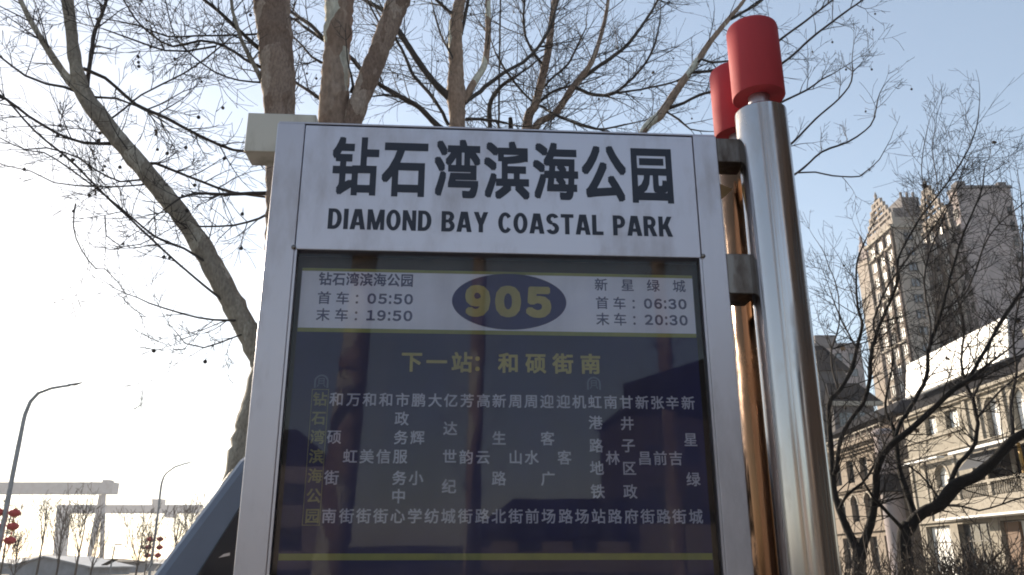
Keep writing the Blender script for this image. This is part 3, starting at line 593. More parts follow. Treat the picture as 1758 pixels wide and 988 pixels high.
make_tree('plane_tree', 'bare tree with slender upright stems right of the forked plane tree', GP, (0.25, 14.5, 0),
  [([(880, 1160, 44, 14.5), (885, 965, 36, 14.5), (892, 400, 26, 14.5), (905, 215, 17, 14.5), (920, 177, 14, 14.5), (940, 94, 13, 14.5), (947, 40, 11, 14.5), (958, -40, 9, 14.5)], 'bark_brown', 2),
   ([(888, 520, 20, 14.5), (905, 300, 14, 14.6), (920, 219, 12, 14.6), (953, 195, 12, 14.7), (984, 150, 12, 14.7), (1014, 110, 9, 14.8), (1030, 67, 7, 14.8), (1040, 27, 6, 14.9), (1047, -20, 5, 14.9)], 'bark_brown', 2)],
  [T([(985,148,7),(1014,124,7),(1074,80,6),(1107,37,5),(1130,0,4),(1150,-40,3)], 14.7, 15.5),
   T([(985,150,7),(1010,160,6),(1030,164,6),(1054,160,5.5),(1087,134,4),(1117,94,4),(1130,53,3)], 14.7, 14),
   T([(1054,160,4),(1100,154,3.5),(1160,140,3),(1187,124,2.5)], 14.3, 13.8),
   T([(927,182,5),(967,204,4),(1024,222,3.5),(1074,214,3)], 14.5, 14),
   T([(920,180,6),(950,157,5),(987,147,4)], 14.5, 14.8),
   T([(913,174,4),(890,150,4),(867,120,4),(850,90,3)], 14.5, 14.2),
   T([(935,115,5),(912,85,4.5),(900,50,4),(900,0,4)], 14.5, 14.0),
   T([(893,395,10),(860,320,9),(843,260,9),(841,214,8),(841,180,8),(852,158,7),(866,144,6),(885,132,5)], 14.5, 14.2),
   T([(894,330,14),(884,280,13),(877,240,11),(877,217,8),(876,203,7)], 14.5, 14.5, 'bark_dark', 0),
   T([(892,400,6),(868,350,5),(857,290,4),(857,150,3.6),(858,60,3.2),(860,-30,3)], 14.5, 14.5, dens=0.4),
   T([(906,215,6),(912,200,5),(925,165,4),(942,140,4),(975,110,4),(1000,60,3)], 14.5, 14.9)],
  None, 14, density=2.7, rmin=0.0034, twiglen=1.25, balls=30, leaves=5, kids=4)
make_tree('plane_tree', 'bare plane tree whose long branches reach up and right past the red capped poles', GP, (1.5, 12.5, 0),
  [([(1010, 1200, 60, 12.5), (1015, 965, 48, 12.5), (1030, 600, 34, 12.5), (1060, 330, 20, 12.5), (1104, 227, 13, 12.5), (1134, 197, 15, 12.5), (1161, 157, 13, 12.5), (1194, 110, 11, 12.6), (1221, 70, 9, 12.7), (1251, 33, 8, 12.8), (1278, 0, 6, 12.9), (1300, -40, 5, 13)], 'bark_mottled', 2.2),
   ([(1030, 600, 26, 12.5), (1110, 440, 20, 12.4), (1200, 350, 14, 12.3), (1262, 300, 9, 12.2)], 'bark_olive', 0)],
  [T([(1254,33,6),(1284,17,5),(1308,0,5),(1330,-30,4)], 12.8, 13.2),
   T([(1148,186,7),(1174,177,5),(1200,164,5),(1250,150,4.6),(1300,130,4.6),(1345,108,4.4),(1400,60,3.8),(1477,3,3),(1510,-20,2.5)], 12.5, 11.6, dens=2.4),
   T([(1186,125,6),(1221,122,5),(1270,112,4.6),(1310,92,4.4),(1340,68,4.2),(1385,35,3.6),(1430,0,3)], 12.6, 12.0, dens=2.4),
   T([(1194,110,5),(1205,102,4),(1222,108,4),(1250,105,3)], 12.6, 12.3),
   T([(1200,350,8),(1262,230,6),(1310,195,4.5),(1347,173,3.8),(1385,155,3.2),(1410,137,2.8),(1430,127,2)], 12.3, 11.8, dens=1.8),
   T([(1262,300,8),(1320,275,5),(1362,244,4),(1400,205,3.4),(1440,170,3),(1462,140,2.6),(1463,110,2)], 12.2, 11.8, dens=2),
   T([(1262,300,7),(1320,318,5),(1369,297,4),(1410,262,3.6),(1454,245,3.2),(1485,225,2.8),(1500,205,2.4),(1507,171,2)], 12.2, 11.8, dens=1.6),
   T([(1369,297,3),(1400,296,2.8),(1430,302,2.6),(1476,303,2.4),(1497,287,2),(1510,274,1.8)], 12.0, 11.6, dens=1.4),
   T([(1100,235,5),(1075,236,4),(1040,226,3.5),(1000,214,3)], 12.5, 12.0),
   T([(1140,190,4),(1165,205,4),(1185,222,3),(1215,226,2)], 12.5, 12.2)],
  None, 15, density=1.5, rmin=0.0030, twiglen=0.9, balls=24, leaves=2, kids=4)

GD = 'dark bare trees in front of the villa'
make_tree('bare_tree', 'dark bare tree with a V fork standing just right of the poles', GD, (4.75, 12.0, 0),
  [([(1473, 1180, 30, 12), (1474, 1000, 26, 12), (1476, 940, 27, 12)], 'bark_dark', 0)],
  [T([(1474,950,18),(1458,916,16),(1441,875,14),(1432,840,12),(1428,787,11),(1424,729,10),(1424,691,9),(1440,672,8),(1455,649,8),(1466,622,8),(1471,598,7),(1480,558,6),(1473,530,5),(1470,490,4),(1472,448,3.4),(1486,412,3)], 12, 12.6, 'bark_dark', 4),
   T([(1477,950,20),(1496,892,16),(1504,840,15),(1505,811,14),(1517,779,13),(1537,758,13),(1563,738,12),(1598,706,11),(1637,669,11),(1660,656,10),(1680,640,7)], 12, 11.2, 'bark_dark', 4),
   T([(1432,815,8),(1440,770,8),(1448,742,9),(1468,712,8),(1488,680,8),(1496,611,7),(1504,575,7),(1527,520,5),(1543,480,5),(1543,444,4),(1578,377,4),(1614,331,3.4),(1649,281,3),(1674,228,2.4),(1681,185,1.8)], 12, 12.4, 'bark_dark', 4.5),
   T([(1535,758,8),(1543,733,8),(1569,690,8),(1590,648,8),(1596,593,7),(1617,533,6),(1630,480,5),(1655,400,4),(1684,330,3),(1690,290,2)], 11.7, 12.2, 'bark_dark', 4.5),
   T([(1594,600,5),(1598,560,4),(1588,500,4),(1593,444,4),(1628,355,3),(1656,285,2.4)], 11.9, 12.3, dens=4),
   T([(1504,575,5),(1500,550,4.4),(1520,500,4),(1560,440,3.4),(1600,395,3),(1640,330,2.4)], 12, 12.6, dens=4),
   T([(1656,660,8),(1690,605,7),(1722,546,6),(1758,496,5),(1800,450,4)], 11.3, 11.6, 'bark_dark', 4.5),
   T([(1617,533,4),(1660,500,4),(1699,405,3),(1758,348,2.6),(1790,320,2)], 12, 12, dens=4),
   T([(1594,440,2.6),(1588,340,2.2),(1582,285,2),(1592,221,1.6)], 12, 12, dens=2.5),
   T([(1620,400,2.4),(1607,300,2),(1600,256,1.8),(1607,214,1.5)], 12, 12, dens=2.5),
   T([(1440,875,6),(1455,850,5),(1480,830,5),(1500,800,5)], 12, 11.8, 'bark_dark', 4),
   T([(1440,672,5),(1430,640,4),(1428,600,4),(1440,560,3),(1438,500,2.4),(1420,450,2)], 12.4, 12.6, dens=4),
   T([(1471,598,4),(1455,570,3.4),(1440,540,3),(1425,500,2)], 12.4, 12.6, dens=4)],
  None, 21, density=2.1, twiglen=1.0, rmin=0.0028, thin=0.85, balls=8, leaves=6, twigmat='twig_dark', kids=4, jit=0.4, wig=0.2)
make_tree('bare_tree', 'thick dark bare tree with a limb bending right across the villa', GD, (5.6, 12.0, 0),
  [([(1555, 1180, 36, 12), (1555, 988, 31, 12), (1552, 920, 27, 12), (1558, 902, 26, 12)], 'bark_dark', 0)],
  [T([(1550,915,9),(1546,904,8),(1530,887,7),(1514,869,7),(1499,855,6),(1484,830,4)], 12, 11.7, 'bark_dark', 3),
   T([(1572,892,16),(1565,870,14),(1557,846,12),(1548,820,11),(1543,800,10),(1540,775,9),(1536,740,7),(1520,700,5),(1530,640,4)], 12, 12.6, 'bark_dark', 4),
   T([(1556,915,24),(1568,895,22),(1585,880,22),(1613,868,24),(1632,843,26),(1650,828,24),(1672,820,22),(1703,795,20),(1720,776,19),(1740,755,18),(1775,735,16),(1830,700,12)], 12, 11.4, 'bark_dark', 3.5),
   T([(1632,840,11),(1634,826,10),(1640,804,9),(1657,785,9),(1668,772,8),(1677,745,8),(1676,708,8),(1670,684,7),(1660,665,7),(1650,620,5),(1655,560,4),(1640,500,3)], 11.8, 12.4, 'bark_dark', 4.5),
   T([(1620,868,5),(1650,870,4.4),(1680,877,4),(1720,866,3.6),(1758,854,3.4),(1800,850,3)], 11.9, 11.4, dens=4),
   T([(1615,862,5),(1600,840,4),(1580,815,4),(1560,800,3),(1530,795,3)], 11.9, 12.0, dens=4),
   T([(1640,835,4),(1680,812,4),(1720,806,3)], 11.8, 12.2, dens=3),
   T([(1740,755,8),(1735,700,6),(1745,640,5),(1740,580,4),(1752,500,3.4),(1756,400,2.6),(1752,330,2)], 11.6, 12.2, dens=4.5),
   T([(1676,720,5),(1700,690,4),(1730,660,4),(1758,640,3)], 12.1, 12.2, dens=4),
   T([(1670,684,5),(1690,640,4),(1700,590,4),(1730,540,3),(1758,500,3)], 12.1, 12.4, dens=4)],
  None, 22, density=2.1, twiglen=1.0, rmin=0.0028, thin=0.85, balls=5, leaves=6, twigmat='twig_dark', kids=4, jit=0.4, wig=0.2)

# ------------------------------------------------------------------ parked van behind the sign's left post
th = R(22); cth, sth = math.cos(th), math.sin(th)
van = empty('parked_van', mat=Matrix(((cth, -sth, 0, -1.49 - 0.62*cth), (sth, cth, 0, 3.6 - 0.62*sth), (0, 0, 1, 0.004), (0, 0, 0, 1))), label='dark blue-grey van behind the left post of the sign, only its sloping windscreen pillar showing', cat='van')
prof = [(0.05,0.32),(-0.02,0.55),(0.0,0.95),(0.12,1.10),(0.32,1.16),(0.385,1.18),(0.62,1.545),(0.915,2.03),(1.02,2.13),(1.25,2.19),(3.25,2.19),(3.42,2.12),(3.52,1.3),(3.55,0.9),(3.55,0.32)]
b = MB(); b.prism(prof, 0.0, 1.55); body = b.build('body', M['vanpaint'], van, bevel=0.035)
for f_ in body.data.polygons: f_.use_smooth = False
def vp(name, pts, y, m, t=0.012, par=van, bev=0.004):
    b = MB(); b.prism(pts, y - t, y); return b.build(name, m, par, bevel=bev)
for y, t in ((-0.001, 0.008), (1.559, 0.008)):
    vp('side_window', [(0.66,1.30),(0.70,1.22),(1.62,1.22),(1.62,2.00),(1.02,2.00)], y, M['vanglass'], t)
    vp('side_window', [(1.70,1.22),(2.55,1.22),(2.55,2.00),(1.70,2.00)], y, M['vanglass'], t)
    vp('side_window', [(2.63,1.22),(3.36,1.22),(3.32,2.00),(2.63,2.00)], y, M['vanglass'], t)
b = MB(); q = [(0.405,1.20),(0.905,2.00)]; nx, nz = -0.85*0.012, 0.52*0.012
b.add([(q[0][0]+nx,0.10,q[0][1]+nz),(q[1][0]+nx,0.16,q[1][1]+nz),(q[1][0]+nx,1.39,q[1][1]+nz),(q[0][0]+nx,1.45,q[0][1]+nz)], [(0,3,2,1)]); b.build('windscreen', M['vanglass'], van)
b = MB(); b.tube([(0.70,-0.004,1.02),(0.62,-0.10,1.08),(0.62,-0.16,1.12)], 0.014, 8); mir = b.build('mirror', M['rubber'], van)
b = MB(); b.box((0.58,-0.25,1.10),(0.66,-0.12,1.30)); b.build('mirror_housing', M['vanpaint'], mir, bevel=0.02)
b = MB(); b.prism([(0.865,1.612),(0.91,1.622),(0.91,1.634),(0.885,1.628)], -0.022, -0.010); b.build('chrome_trim', M['chrome'], van)
vp('door', [(0.74,0.45),(1.64,0.45),(1.64,1.20),(0.72,1.20)], -0.001, M['vanpaint'], 0.006)
for y in (-0.02, 1.42):
    for x in (0.62, 2.85):
        b = MB(); b.lathe([(0.20,0),(0.28,0.005),(0.29,0.03),(0.29,0.14),(0.28,0.165),(0.2,0.17)], n=28)
        wh = b.build('wheel', M['rubber'], van); wh.location = (x, y + 0.16, 0.29); wh.rotation_euler = (R(90), 0, 0)
        b = MB(); b.lathe([(0.05,0.168),(0.17,0.172),(0.19,0.176),(0.16,0.18),(0.04,0.19)], n=24); b.build('rim', M['chrome'], wh)
for y in (0.12, 1.18):
    b = MB(); b.box((-0.03, y, 0.72), (0.03, y+0.25, 0.90)); b.build('headlight', M['chrome'], van, bevel=0.02)

# ------------------------------------------------------------------ buildings on the right
def wallgrid(mb, a0, a1, z0, z1, holes, fn, thick):
    """wall with real openings; fn(a, z, d) -> point, d = depth into the wall. holes: (a0, a1, z0, z1)"""
    A = sorted({a0, a1, *[h[0] for h in holes], *[h[1] for h in holes]}); Zs = sorted({z0, z1, *[h[2] for h in holes], *[h[3] for h in holes]})
    for i in range(len(A)-1):
        for j in range(len(Zs)-1):
            ca, cz = (A[i]+A[i+1])/2, (Zs[j]+Zs[j+1])/2
            if any(h[0] < ca < h[1] and h[2] < cz < h[3] for h in holes): continue
            mb.add([fn(A[i],Zs[j],0), fn(A[i+1],Zs[j],0), fn(A[i+1],Zs[j+1],0), fn(A[i],Zs[j+1],0)], [(0,1,2,3)])
    for h in holes:
        c = [(h[0],h[2]),(h[1],h[2]),(h[1],h[3]),(h[0],h[3])]
        for k in range(4):
            p, q = c[k], c[(k+1) % 4]
            mb.add([fn(*p,0), fn(*q,0), fn(*q,thick), fn(*p,thick)], [(0,1,2,3)])
def FX(x, y, X):                 # on the plane at distance X to the right: (Y, Z) seen at a photo pixel
    d = ray(x, y); t = X / d.x; return d.y * t, CAMZ + d.z * t
def addwin(parent, a0, a1, z0, z1, fn, dep, mull=1, trans=1, arch=False, base=None, glass='window', reflection_panel=False):
    base = base or (0, 0, 0)
    def bx(mb, p0, p1, q0, q1, d0, d1):
        P = [fn(a, z, d) for d in (d0, d1) for a, z in ((p0,q0),(p1,q0),(p1,q1),(p0,q1))]
        mb.add(P, [(0,1,2,3),(7,6,5,4),(0,4,5,1),(1,5,6,2),(2,6,7,3),(3,7,4,0)])
    b = MB(); bx(b, a0, a1, z0, z1, dep, dep + 0.05); w_ = b.build('window', M[glass], parent, origin=base)
    b = MB(); t = 0.07; bx(b, a0, a0+t, z0, z1, dep-0.05, dep-0.003); bx(b, a1-t, a1, z0, z1, dep-0.05, dep-0.003); bx(b, a0+t, a1-t, z0, z0+t, dep-0.05, dep-0.003); bx(b, a0+t, a1-t, z1-t, z1, dep-0.05, dep-0.003)
    for k in range(1, mull+1): c = a0 + (a1-a0)*k/(mull+1); bx(b, c-t/2, c+t/2, z0+t, z1-t, dep-0.045, dep-0.004)
    for k in range(1, trans+1): c = z0 + (z1-z0)*(0.35 + 0.65*k/(trans+1)); bx(b, a0+t, a1-t, c-t/2, c+t/2, dep-0.04, dep-0.005)
    b.build('frame', M['winframe'], w_, origin=base)
    if reflection_panel:
        b = MB(); bx(b, a0+0.08, a1-0.08, z0+0.08, z1-0.08, dep-0.035, dep-0.006); b.build('reflection_panel', M['blind_and_reflection'], w_, origin=base)  # bright sky reflection painted as a white panel in front of the glass
    if arch:                      # spandrels that turn the top of the opening into an arch
        b = MB(); c = (a0+a1)/2; r = (a1-a0)/2; n = 10
        for sgn in (-1, 1):
            P = [(c + sgn*r, z1)] + [(c + sgn*r*math.cos(R(90)*k/n), z1 - r + r*math.sin(R(90)*k/n)) for k in range(n+1)]
            b.add([fn(a, z, 0.003) for a, z in P] + [fn(a, z, dep-0.06) for a, z in P], [tuple(range(n+2)), tuple(range(2*n+3, n+1, -1))] + [(i, i+n+2, i+n+3, i+1) for i in range(1, n+1)])
        b.build('arch_spandrel', M[arch], parent, origin=base)
        b = MB(); P = [(c + (r+0.18)*math.cos(R(180)*k/16), z1 - r + (r+0.18)*math.sin(R(180)*k/16)) for k in range(17)]; Q = [(c + (r+0.02)*math.cos(R(180)*k/16), z1 - r + (r+0.02)*math.sin(R(180)*k/16)) for k in range(17)]
        V_ = [fn(a, z, -0.06) for a, z in P] + [fn(a, z, -0.06) for a, z in Q] + [fn(a, z, 0) for a, z in P]
        b.add(V_, [(i, i+1, i+18, i+17) for i in range(16)] + [(i, i+34, i+35, i+1) for i in range(16)]); b.build('arch_moulding', M['stone'], parent, origin=base)
    return w_
XV = 30.0
vb = (XV, 55, 0); villa = empty('villa', vb, 'cream stucco villa with white parapet band, arched windows and balcony behind the dark trees', 'villa')
fv = lambda a, z, d: (XV + d, a, z)
holes = [(57.75, 59.35, 10.2, 11.5), (54.75, 56.45, 10.25, 11.5), (50.0, 51.5, 8.95, 11.4), (47.3, 48.7, 9.0, 11.4), (44.2, 45.7, 9.0, 11.4), (57.2, 59.0, 6.1, 8.0), (47.6, 53.6, 5.0, 8.2), (42.6, 45.6, 5.0, 8.2),
         (58.2, 61.6, 0.6, 4.0), (53.4, 57.2, 0.6, 4.0), (48.2, 52.2, 0.6, 4.0), (42.6, 46.6, 0.6, 4.0)]
b = MB(); wallgrid(b, 40.0, 62.5, 0, 12.1, holes, fv, 0.45)
b.add([(XV,62.5,0),(XV+12,62.5,0),(XV+12,62.5,12.1),(XV,62.5,12.1)], [(3,2,1,0)]); b.add([(XV,40,0),(XV+12,40,0),(XV+12,40,12.1),(XV,40,12.1)], [(0,1,2,3)])
b.add([(XV,40,12.1),(XV+12,40,12.1),(XV+12,62.5,12.1),(XV,62.5,12.1)], [(0,1,2,3)]); b.build('wall', M['stucco'], villa, origin=vb)
b = MB(); b.box((XV+3.2, 40.1, 0.1), (XV+3.4, 62.4, 12.0)); b.build('inner_wall', M['towerbrown'], villa, origin=vb)
for h in holes[:2]: addwin(villa, *h, fv, 0.38, 1, 0, base=vb, reflection_panel=True)
for h in holes[2:6]: addwin(villa, *h, fv, 0.38, 1, 1, arch='stucco', base=vb, reflection_panel=True)
for i, h in enumerate(holes[8:]): addwin(villa, *h, fv, 0.43, 3, 1, base=vb, reflection_panel=i % 2 == 0)
def vbox(name, y0, y1, z0, z1, x0, x1, m, par=villa, bev=0): 
    b = MB(); b.box((x0, y0, z0), (x1, y1, z1)); return b.build(name, M[m], par, origin=vb if par is villa else None, bevel=bev)
for z0, z1, dx in ((8.62, 8.75, 0.22), (8.75, 8.9, 0.4), (11.75, 11.9, 0.3), (11.9, 12.1, 0.5), (4.2, 4.32, 0.25)): vbox('cornice', 39.95, 62.6, z0, z1, XV - dx, XV - 0.002, 'stone')
vbox('cornice', 54.2, 62.55, 9.95, 10.08, XV - 0.15, XV - 0.002, 'stone')
for y in (53.9, 49.3, 52.3, 46.4, 62.2, 60.2, 56.0): vbox('pilaster', y, y + 0.32, 4.33, 8.6, XV - 0.12, XV - 0.001, 'stone')
for y in (53.5, 49.2, 52.0, 46.3): vbox('pilaster', y, y + 0.35, 8.92, 11.73, XV - 0.14, XV - 0.001, 'stone')
# dark mansard strip, white metal parapet band in panels leaning back a little
b = MB(); b.add([(XV+0.1,47.9,12.11),(XV+0.9,47.9,13.55),(XV+0.9,61.6,13.55),(XV+0.1,61.6,12.11),(XV+3,47.9,12.11),(XV+3,61.6,12.11),(XV+3,47.9,13.55),(XV+3,61.6,13.55)], [(0,3,2,1),(0,1,6,4),(3,5,7,2),(1,2,7,6)]); b.build('mansard_roof', M['slate'], villa, origin=vb)
n = 7
for k in range(n):
    y0 = 47.9 + 13.5*k/n; y1 = 47.9 + 13.5*(k+1)/n - 0.02
    b = MB(); b.add([(XV-0.1,y0,13.3+0.02*k),(XV-0.1,y1,13.3+0.02*k),(XV+0.35,y1,15.95),(XV+0.35,y0,15.95),(XV+0.0,y0,13.3),(XV+0.0,y1,13.3),(XV+0.45,y1,15.95),(XV+0.45,y0,15.95)], [(0,1,2,3),(7,6,5,4),(0,4,5,1),(1,5,6,2),(2,6,7,3),(3,7,4,0)])
    b.build('parapet_panel', M['whitepanel'], villa, origin=vb)
b = MB(); b.add([(XV-0.2,40,12.12),(XV+2.6,40.5,17),(XV+2.6,46.5,17),(XV-0.2,47.6,12.12),(XV+12,40,12.12),(XV+12,47.6,12.12),(XV+9,46.5,17),(XV+9,40.5,17)], [(0,3,2,1),(0,1,7,4),(3,5,6,2),(1,2,6,7),(4,7,6,5)]); b.build('hip_roof', M['slatewarm'], villa, origin=vb)
for y in (41.5, 43.6, 45.6): vbox('dormer', y, y+0.9, 13.2, 14.6, XV + 0.15, XV + 1.6, 'stone', bev=0.03)
# canopy edge, awnings, posts of the loggia
vbox('canopy', 47.0, 54.4, 8.25, 8.40, XV - 1.3, XV - 0.41, 'whitepanel')
vbox('canopy', 56.6, 61.6, 8.36, 8.48, XV - 0.95, XV - 0.41, 'whitepanel')
b = MB(); b.add([(XV-1.25,48.8,7.2),(XV-1.25,53.6,7.2),(XV-0.2,53.6,8.22),(XV-0.2,48.8,8.22),(XV-1.25,48.8,7.14),(XV-1.25,53.6,7.14),(XV-0.2,53.6,8.16),(XV-0.2,48.8,8.16)], [(0,1,2,3),(7,6,5,4),(0,4,5,1),(1,5,6,2),(2,6,7,3),(3,7,4,0)]); b.build('awning', M['awning'], villa, origin=vb)
for y, m_ in ((48.3, 'ochre'), (47.4, 'brownwood'), (45.2, 'brownwood')): vbox('post', y, y+0.14, 4.6, 8.24, XV - 0.3, XV - 0.16, m_)
bal = vbox('balcony', 46.2, 57.0, 4.33, 5.35, XV - 1.5, XV - 1.36, 'stone', bev=0.02)
bal.location = Vector(bal.location)
def bbox_(name, a, c, m): 
    b = MB(); b.box(a, c); return b.build(name, M[m], bal, origin=vb)
bbox_('balcony_slab', (XV-1.55, 46.2, 4.2), (XV-0.42, 57.0, 4.325), 'whitepanel'); bbox_('handrail', (XV-1.58, 46.2, 6.13), (XV-1.3, 57.0, 6.27), 'stone')
for y in (46.2, 49.6, 53.2, 56.65): bbox_('pier', (XV-1.6, y, 5.36), (XV-1.3, y+0.35, 6.125), 'stone')
b = MB()
y = 46.75
while y < 56.5:
    if not any(a - 0.1 < y < a + 0.45 for a in (46.2, 49.6, 53.2, 56.65)):
        b.lathe([(0.07,5.36),(0.05,5.42),(0.085,5.58),(0.085,5.66),(0.04,5.9),(0.05,6.05),(0.07,6.12)], (XV-1.43, y, 0), n=8)
    y += 0.24
tag(b.build('balusters', M['stone'], bal, origin=vb), kind='stuff').name = 'baluster_row'
vbox('door', 57.6, 58.1, 0.6, 3.4, XV + 0.3, XV + 0.37, 'brownwood')
vbox('brick_panel', 50.6, 52.1, 0.1, 3.9, XV + 0.2, XV + 0.41, 'brownwood')

# tan building further along with stepped cornices
tb = (XV, 72, 0); tan = empty('tan_building', tb, 'tan building with stepped cornices, round turret and rooftop railing left of the cream villa', 'building')
holes2 = [(67.2+2.9*i, 68.7+2.9*i, z, z+h) for i in range(5) for z, h in ((1.0, 2.6), (4.9, 2.2), (8.2, 1.9))]
b = MB(); wallgrid(b, 65.9, 82, 0, 11.2, holes2, fv, 0.4)
b.add([(XV,65.9,0),(XV+10,65.9,0),(XV+10,65.9,11.2),(XV,65.9,11.2)], [(0,1,2,3)]); b.add([(XV,65.9,11.2),(XV+10,65.9,11.2),(XV+10,82,11.2),(XV,82,11.2)], [(0,1,2,3)]); b.build('wall', M['stucco2'], tan, origin=tb)
for i, h in enumerate(holes2): addwin(tan, *h, fv, 0.36, 1, 1, arch='stucco2' if i % 3 == 1 else False, base=tb)
for z0, z1, dx in ((4.0,4.2,0.3),(7.4,7.55,0.25),(7.55,7.75,0.45),(10.5,10.7,0.25),(10.7,10.9,0.5),(10.9,11.05,0.7),(11.05,11.3,1.0)):
    b = MB(); b.box((XV-dx, 65.8-dx*0.6, z0), (XV-0.003, 82, z1)); b.build('cornice', M['stucco2'], tan, origin=tb)
b = MB(); b.box((XV+2, 67, 11.21), (XV+9, 81, 13.2)); b.build('penthouse', M['towerbrown'], tan, origin=tb)
b = MB(); b.add([(XV+1,66.4,13.21),(XV+10,66.4,13.21),(XV+10,81.6,13.21),(XV+1,81.6,13.21),(XV+3,68.5,14.6),(XV+8,68.5,14.6),(XV+8,80,14.6),(XV+3,80,14.6)], [(0,1,2,3),(4,5,6,7),(0,1,5,4),(1,2,6,5),(2,3,7,6),(3,0,4,7)]); b.build('roof', M['slate'], tan, origin=tb)
b = MB()
for y in [66.2+1.3*i for i in range(12)]: b.box((XV-0.2, y, 11.31), (XV-0.12, y+0.08, 12.2))
b.box((XV-0.22, 66.1, 12.2), (XV-0.1, 81, 12.3)); b.box((XV-0.2, 66.1, 11.7), (XV-0.12, 81, 11.76)); b.build('railing', M['stone'], tan, origin=tb)
b = MB(); b.lathe([(0.8,0),(0.8,8.0),(1.0,8.1),(1.05,8.35),(0.75,8.4),(0.75,11.0),(0.95,11.1),(0.95,11.35),(0.6,11.6)], (XV-0.5, 65.2, 0), n=24); tur = b.build('turret', M['towergrey'], tan, origin=tb, sharp=30)
b = MB(); b.lathe([(1.1,8.0),(1.3,6.9),(1.3,6.75),(0.85,6.7)], (XV-0.5, 65.2, 0), n=24); b.build('turret_skirt', M['slate'], tur, origin=tb, sharp=30)

# dark roofed pavilion and the tower blocks far behind
def pt(x, y, Y): return W(x, y, Y)
pb = pt(1440, 965, 95); pb = (pb.x, 95, 0); pav = empty('dark_roofed_house', pb, 'house with a steep dark pyramid roof and spire just right of the poles', 'house')
a0, a1, zr = pt(1385, 640, 95).x, pt(1452, 640, 95).x, pt(1440, 637, 95).z
b = MB(); b.box((a0, 95, 0), (a1, 105, zr)); b.build('wall', M['darkwall'], pav, origin=pb)
top_ = pt(1412, 588, 95); cxp = top_.x
b = MB(); b.add([(a0-0.4,94.6,zr+0.01),(a1+0.6,94.6,zr+0.01),(a1+0.6,105.4,zr+0.01),(a0-0.4,105.4,zr+0.01),(cxp-1.2,96.6,top_.z),(cxp+0.6,96.6,top_.z),(cxp+0.6,101,top_.z),(cxp-1.2,101,top_.z)], [(3,2,1,0),(4,5,6,7),(0,1,5,4),(1,2,6,5),(2,3,7,6),(3,0,4,7)]); rf = b.build('roof', M['slate'], pav, origin=pb)
b = MB(); b.lathe([(0.75,0),(0.7,0.9),(0.35,1.3),(0.42,1.7),(0.1,3.0),(0.02,3.5)], (cxp-0.3, 99.5, top_.z), n=8); b.build('spire', M['slate'], rf, origin=pb)
w0, w1 = pt(1430, 700, 92).x, pt(1500, 700, 92).x; z0, z1 = pt(1470, 690, 92).z, pt(1470, 655, 92).z
b = MB(); b.box((w0, 92, 0), (w1, 94.5, z0)); b.build('wing_wall', M['darkwall'], pav, origin=pb)
b = MB(); b.add([(w0-0.3,91.7,z0+0.01),(w1+0.9,91.7,z0+0.01),(w1+0.9,94.58,z0+0.01),(w0-0.3,94.58,z0+0.01),(w0,93,z1),(w1-1,93,z1)], [(3,2,1,0),(0,1,5,4),(1,2,5),(2,3,4,5),(3,0,4)]); b.build('wing_roof', M['slate'], pav, origin=pb)
b = MB(); b.box((w0-0.35, 91.6, z0-0.5), (w1+0.95, 91.99, z0)); b.build('cornice', M['stone'], pav, origin=pb)
for i in range(5):
    x = w0 + 0.5 + (w1-w0-1.6)*i/4; 
    addwin(pav, x, x+0.9, z0-3.2, z0-1.2, lambda a, z, d: (a, 92+d-0.12, z), 0.06, 0, 1, base=pb)
g0 = pt(1400, 620, 150).x; g1, gz = pt(1478, 600, 150).x, pt(1460, 592, 150).z
gb = (g1-4, 155, 0); gr_ = empty('grey_block', gb, 'plain mauve-grey apartment block showing above the dark pyramid roof', 'apartment block')
b = MB(); b.box((g0, 150, 0), (g1, 165, gz)); b.build('wall', M['towergrey'], gr_, origin=gb)
b = MB(); b.box((g0+1.2, 152, gz+0.01), (g0+5.2, 158, gz+2.4)); b.build('plant_room', M['towerdark'], gr_, origin=gb)
b = MB(); b.box((g0-0.2, 149.8, gz-0.7), (g1+0.2, 150-0.003, gz+0.25)); b.build('parapet', M['towerdark'], gr_, origin=gb)
for i in range(3):
    for j in range(6): x = g0+1.2+i*2.6; z = gz-3.2-j*3; addwin(gr_, x, x+1.3, z, z+1.5, lambda a, z, d: (a, 150+d-0.1, z), 0.05, 0, 0, base=gb)

twb = (86, 155, 0); tw = empty('apartment_tower', twb, 'tall beige apartment tower with stepped crown and ornate gables beyond the villa', 'tower')
def tbox(name, x0, x1, y0, y1, z0, z1, m, par=tw): 
    b = MB(); b.box((x0, y0, z0), (x1, y1, z1)); return b.build(name, M[m], par, origin=twb)
wcache = {}
def towwin(x, y, z, w_, h, face, glass='window'):
    k = (round(w_, 2), round(h, 2), face, glass)
    if k not in wcache:
        b = MB(); c = MB(); t = 0.13
        if face == 'L':
            b.box((-0.04, -w_/2, 0), (0.0, w_/2, h))
            for q in ((-w_/2, -w_/2+t, 0, h), (w_/2-t, w_/2, 0, h), (-w_/2+t, w_/2-t, 0, t), (-w_/2+t, w_/2-t, h-t, h), (-t/2, t/2, t, h-t)): c.box((-0.16, q[0], q[2]), (-0.045, q[1], q[3]))
        else:
            b.box((-w_/2, -0.04, 0), (w_/2, 0.0, h))
            for q in ((-w_/2, -w_/2+t, 0, h), (w_/2-t, w_/2, 0, h), (-w_/2+t, w_/2-t, 0, t), (-w_/2+t, w_/2-t, h-t, h), (-t/2, t/2, t, h-t)): c.box((q[0], -0.16, q[2]), (q[1], -0.045, q[3]))
        wcache[k] = (b.mesh('window', M[glass]), c.mesh('frame', M['winframe']))
    a, c = wcache[k]; o = link_mesh('window', a, tw, loc=(x - twb[0], y - twb[1], z)); link_mesh('frame', c, o)
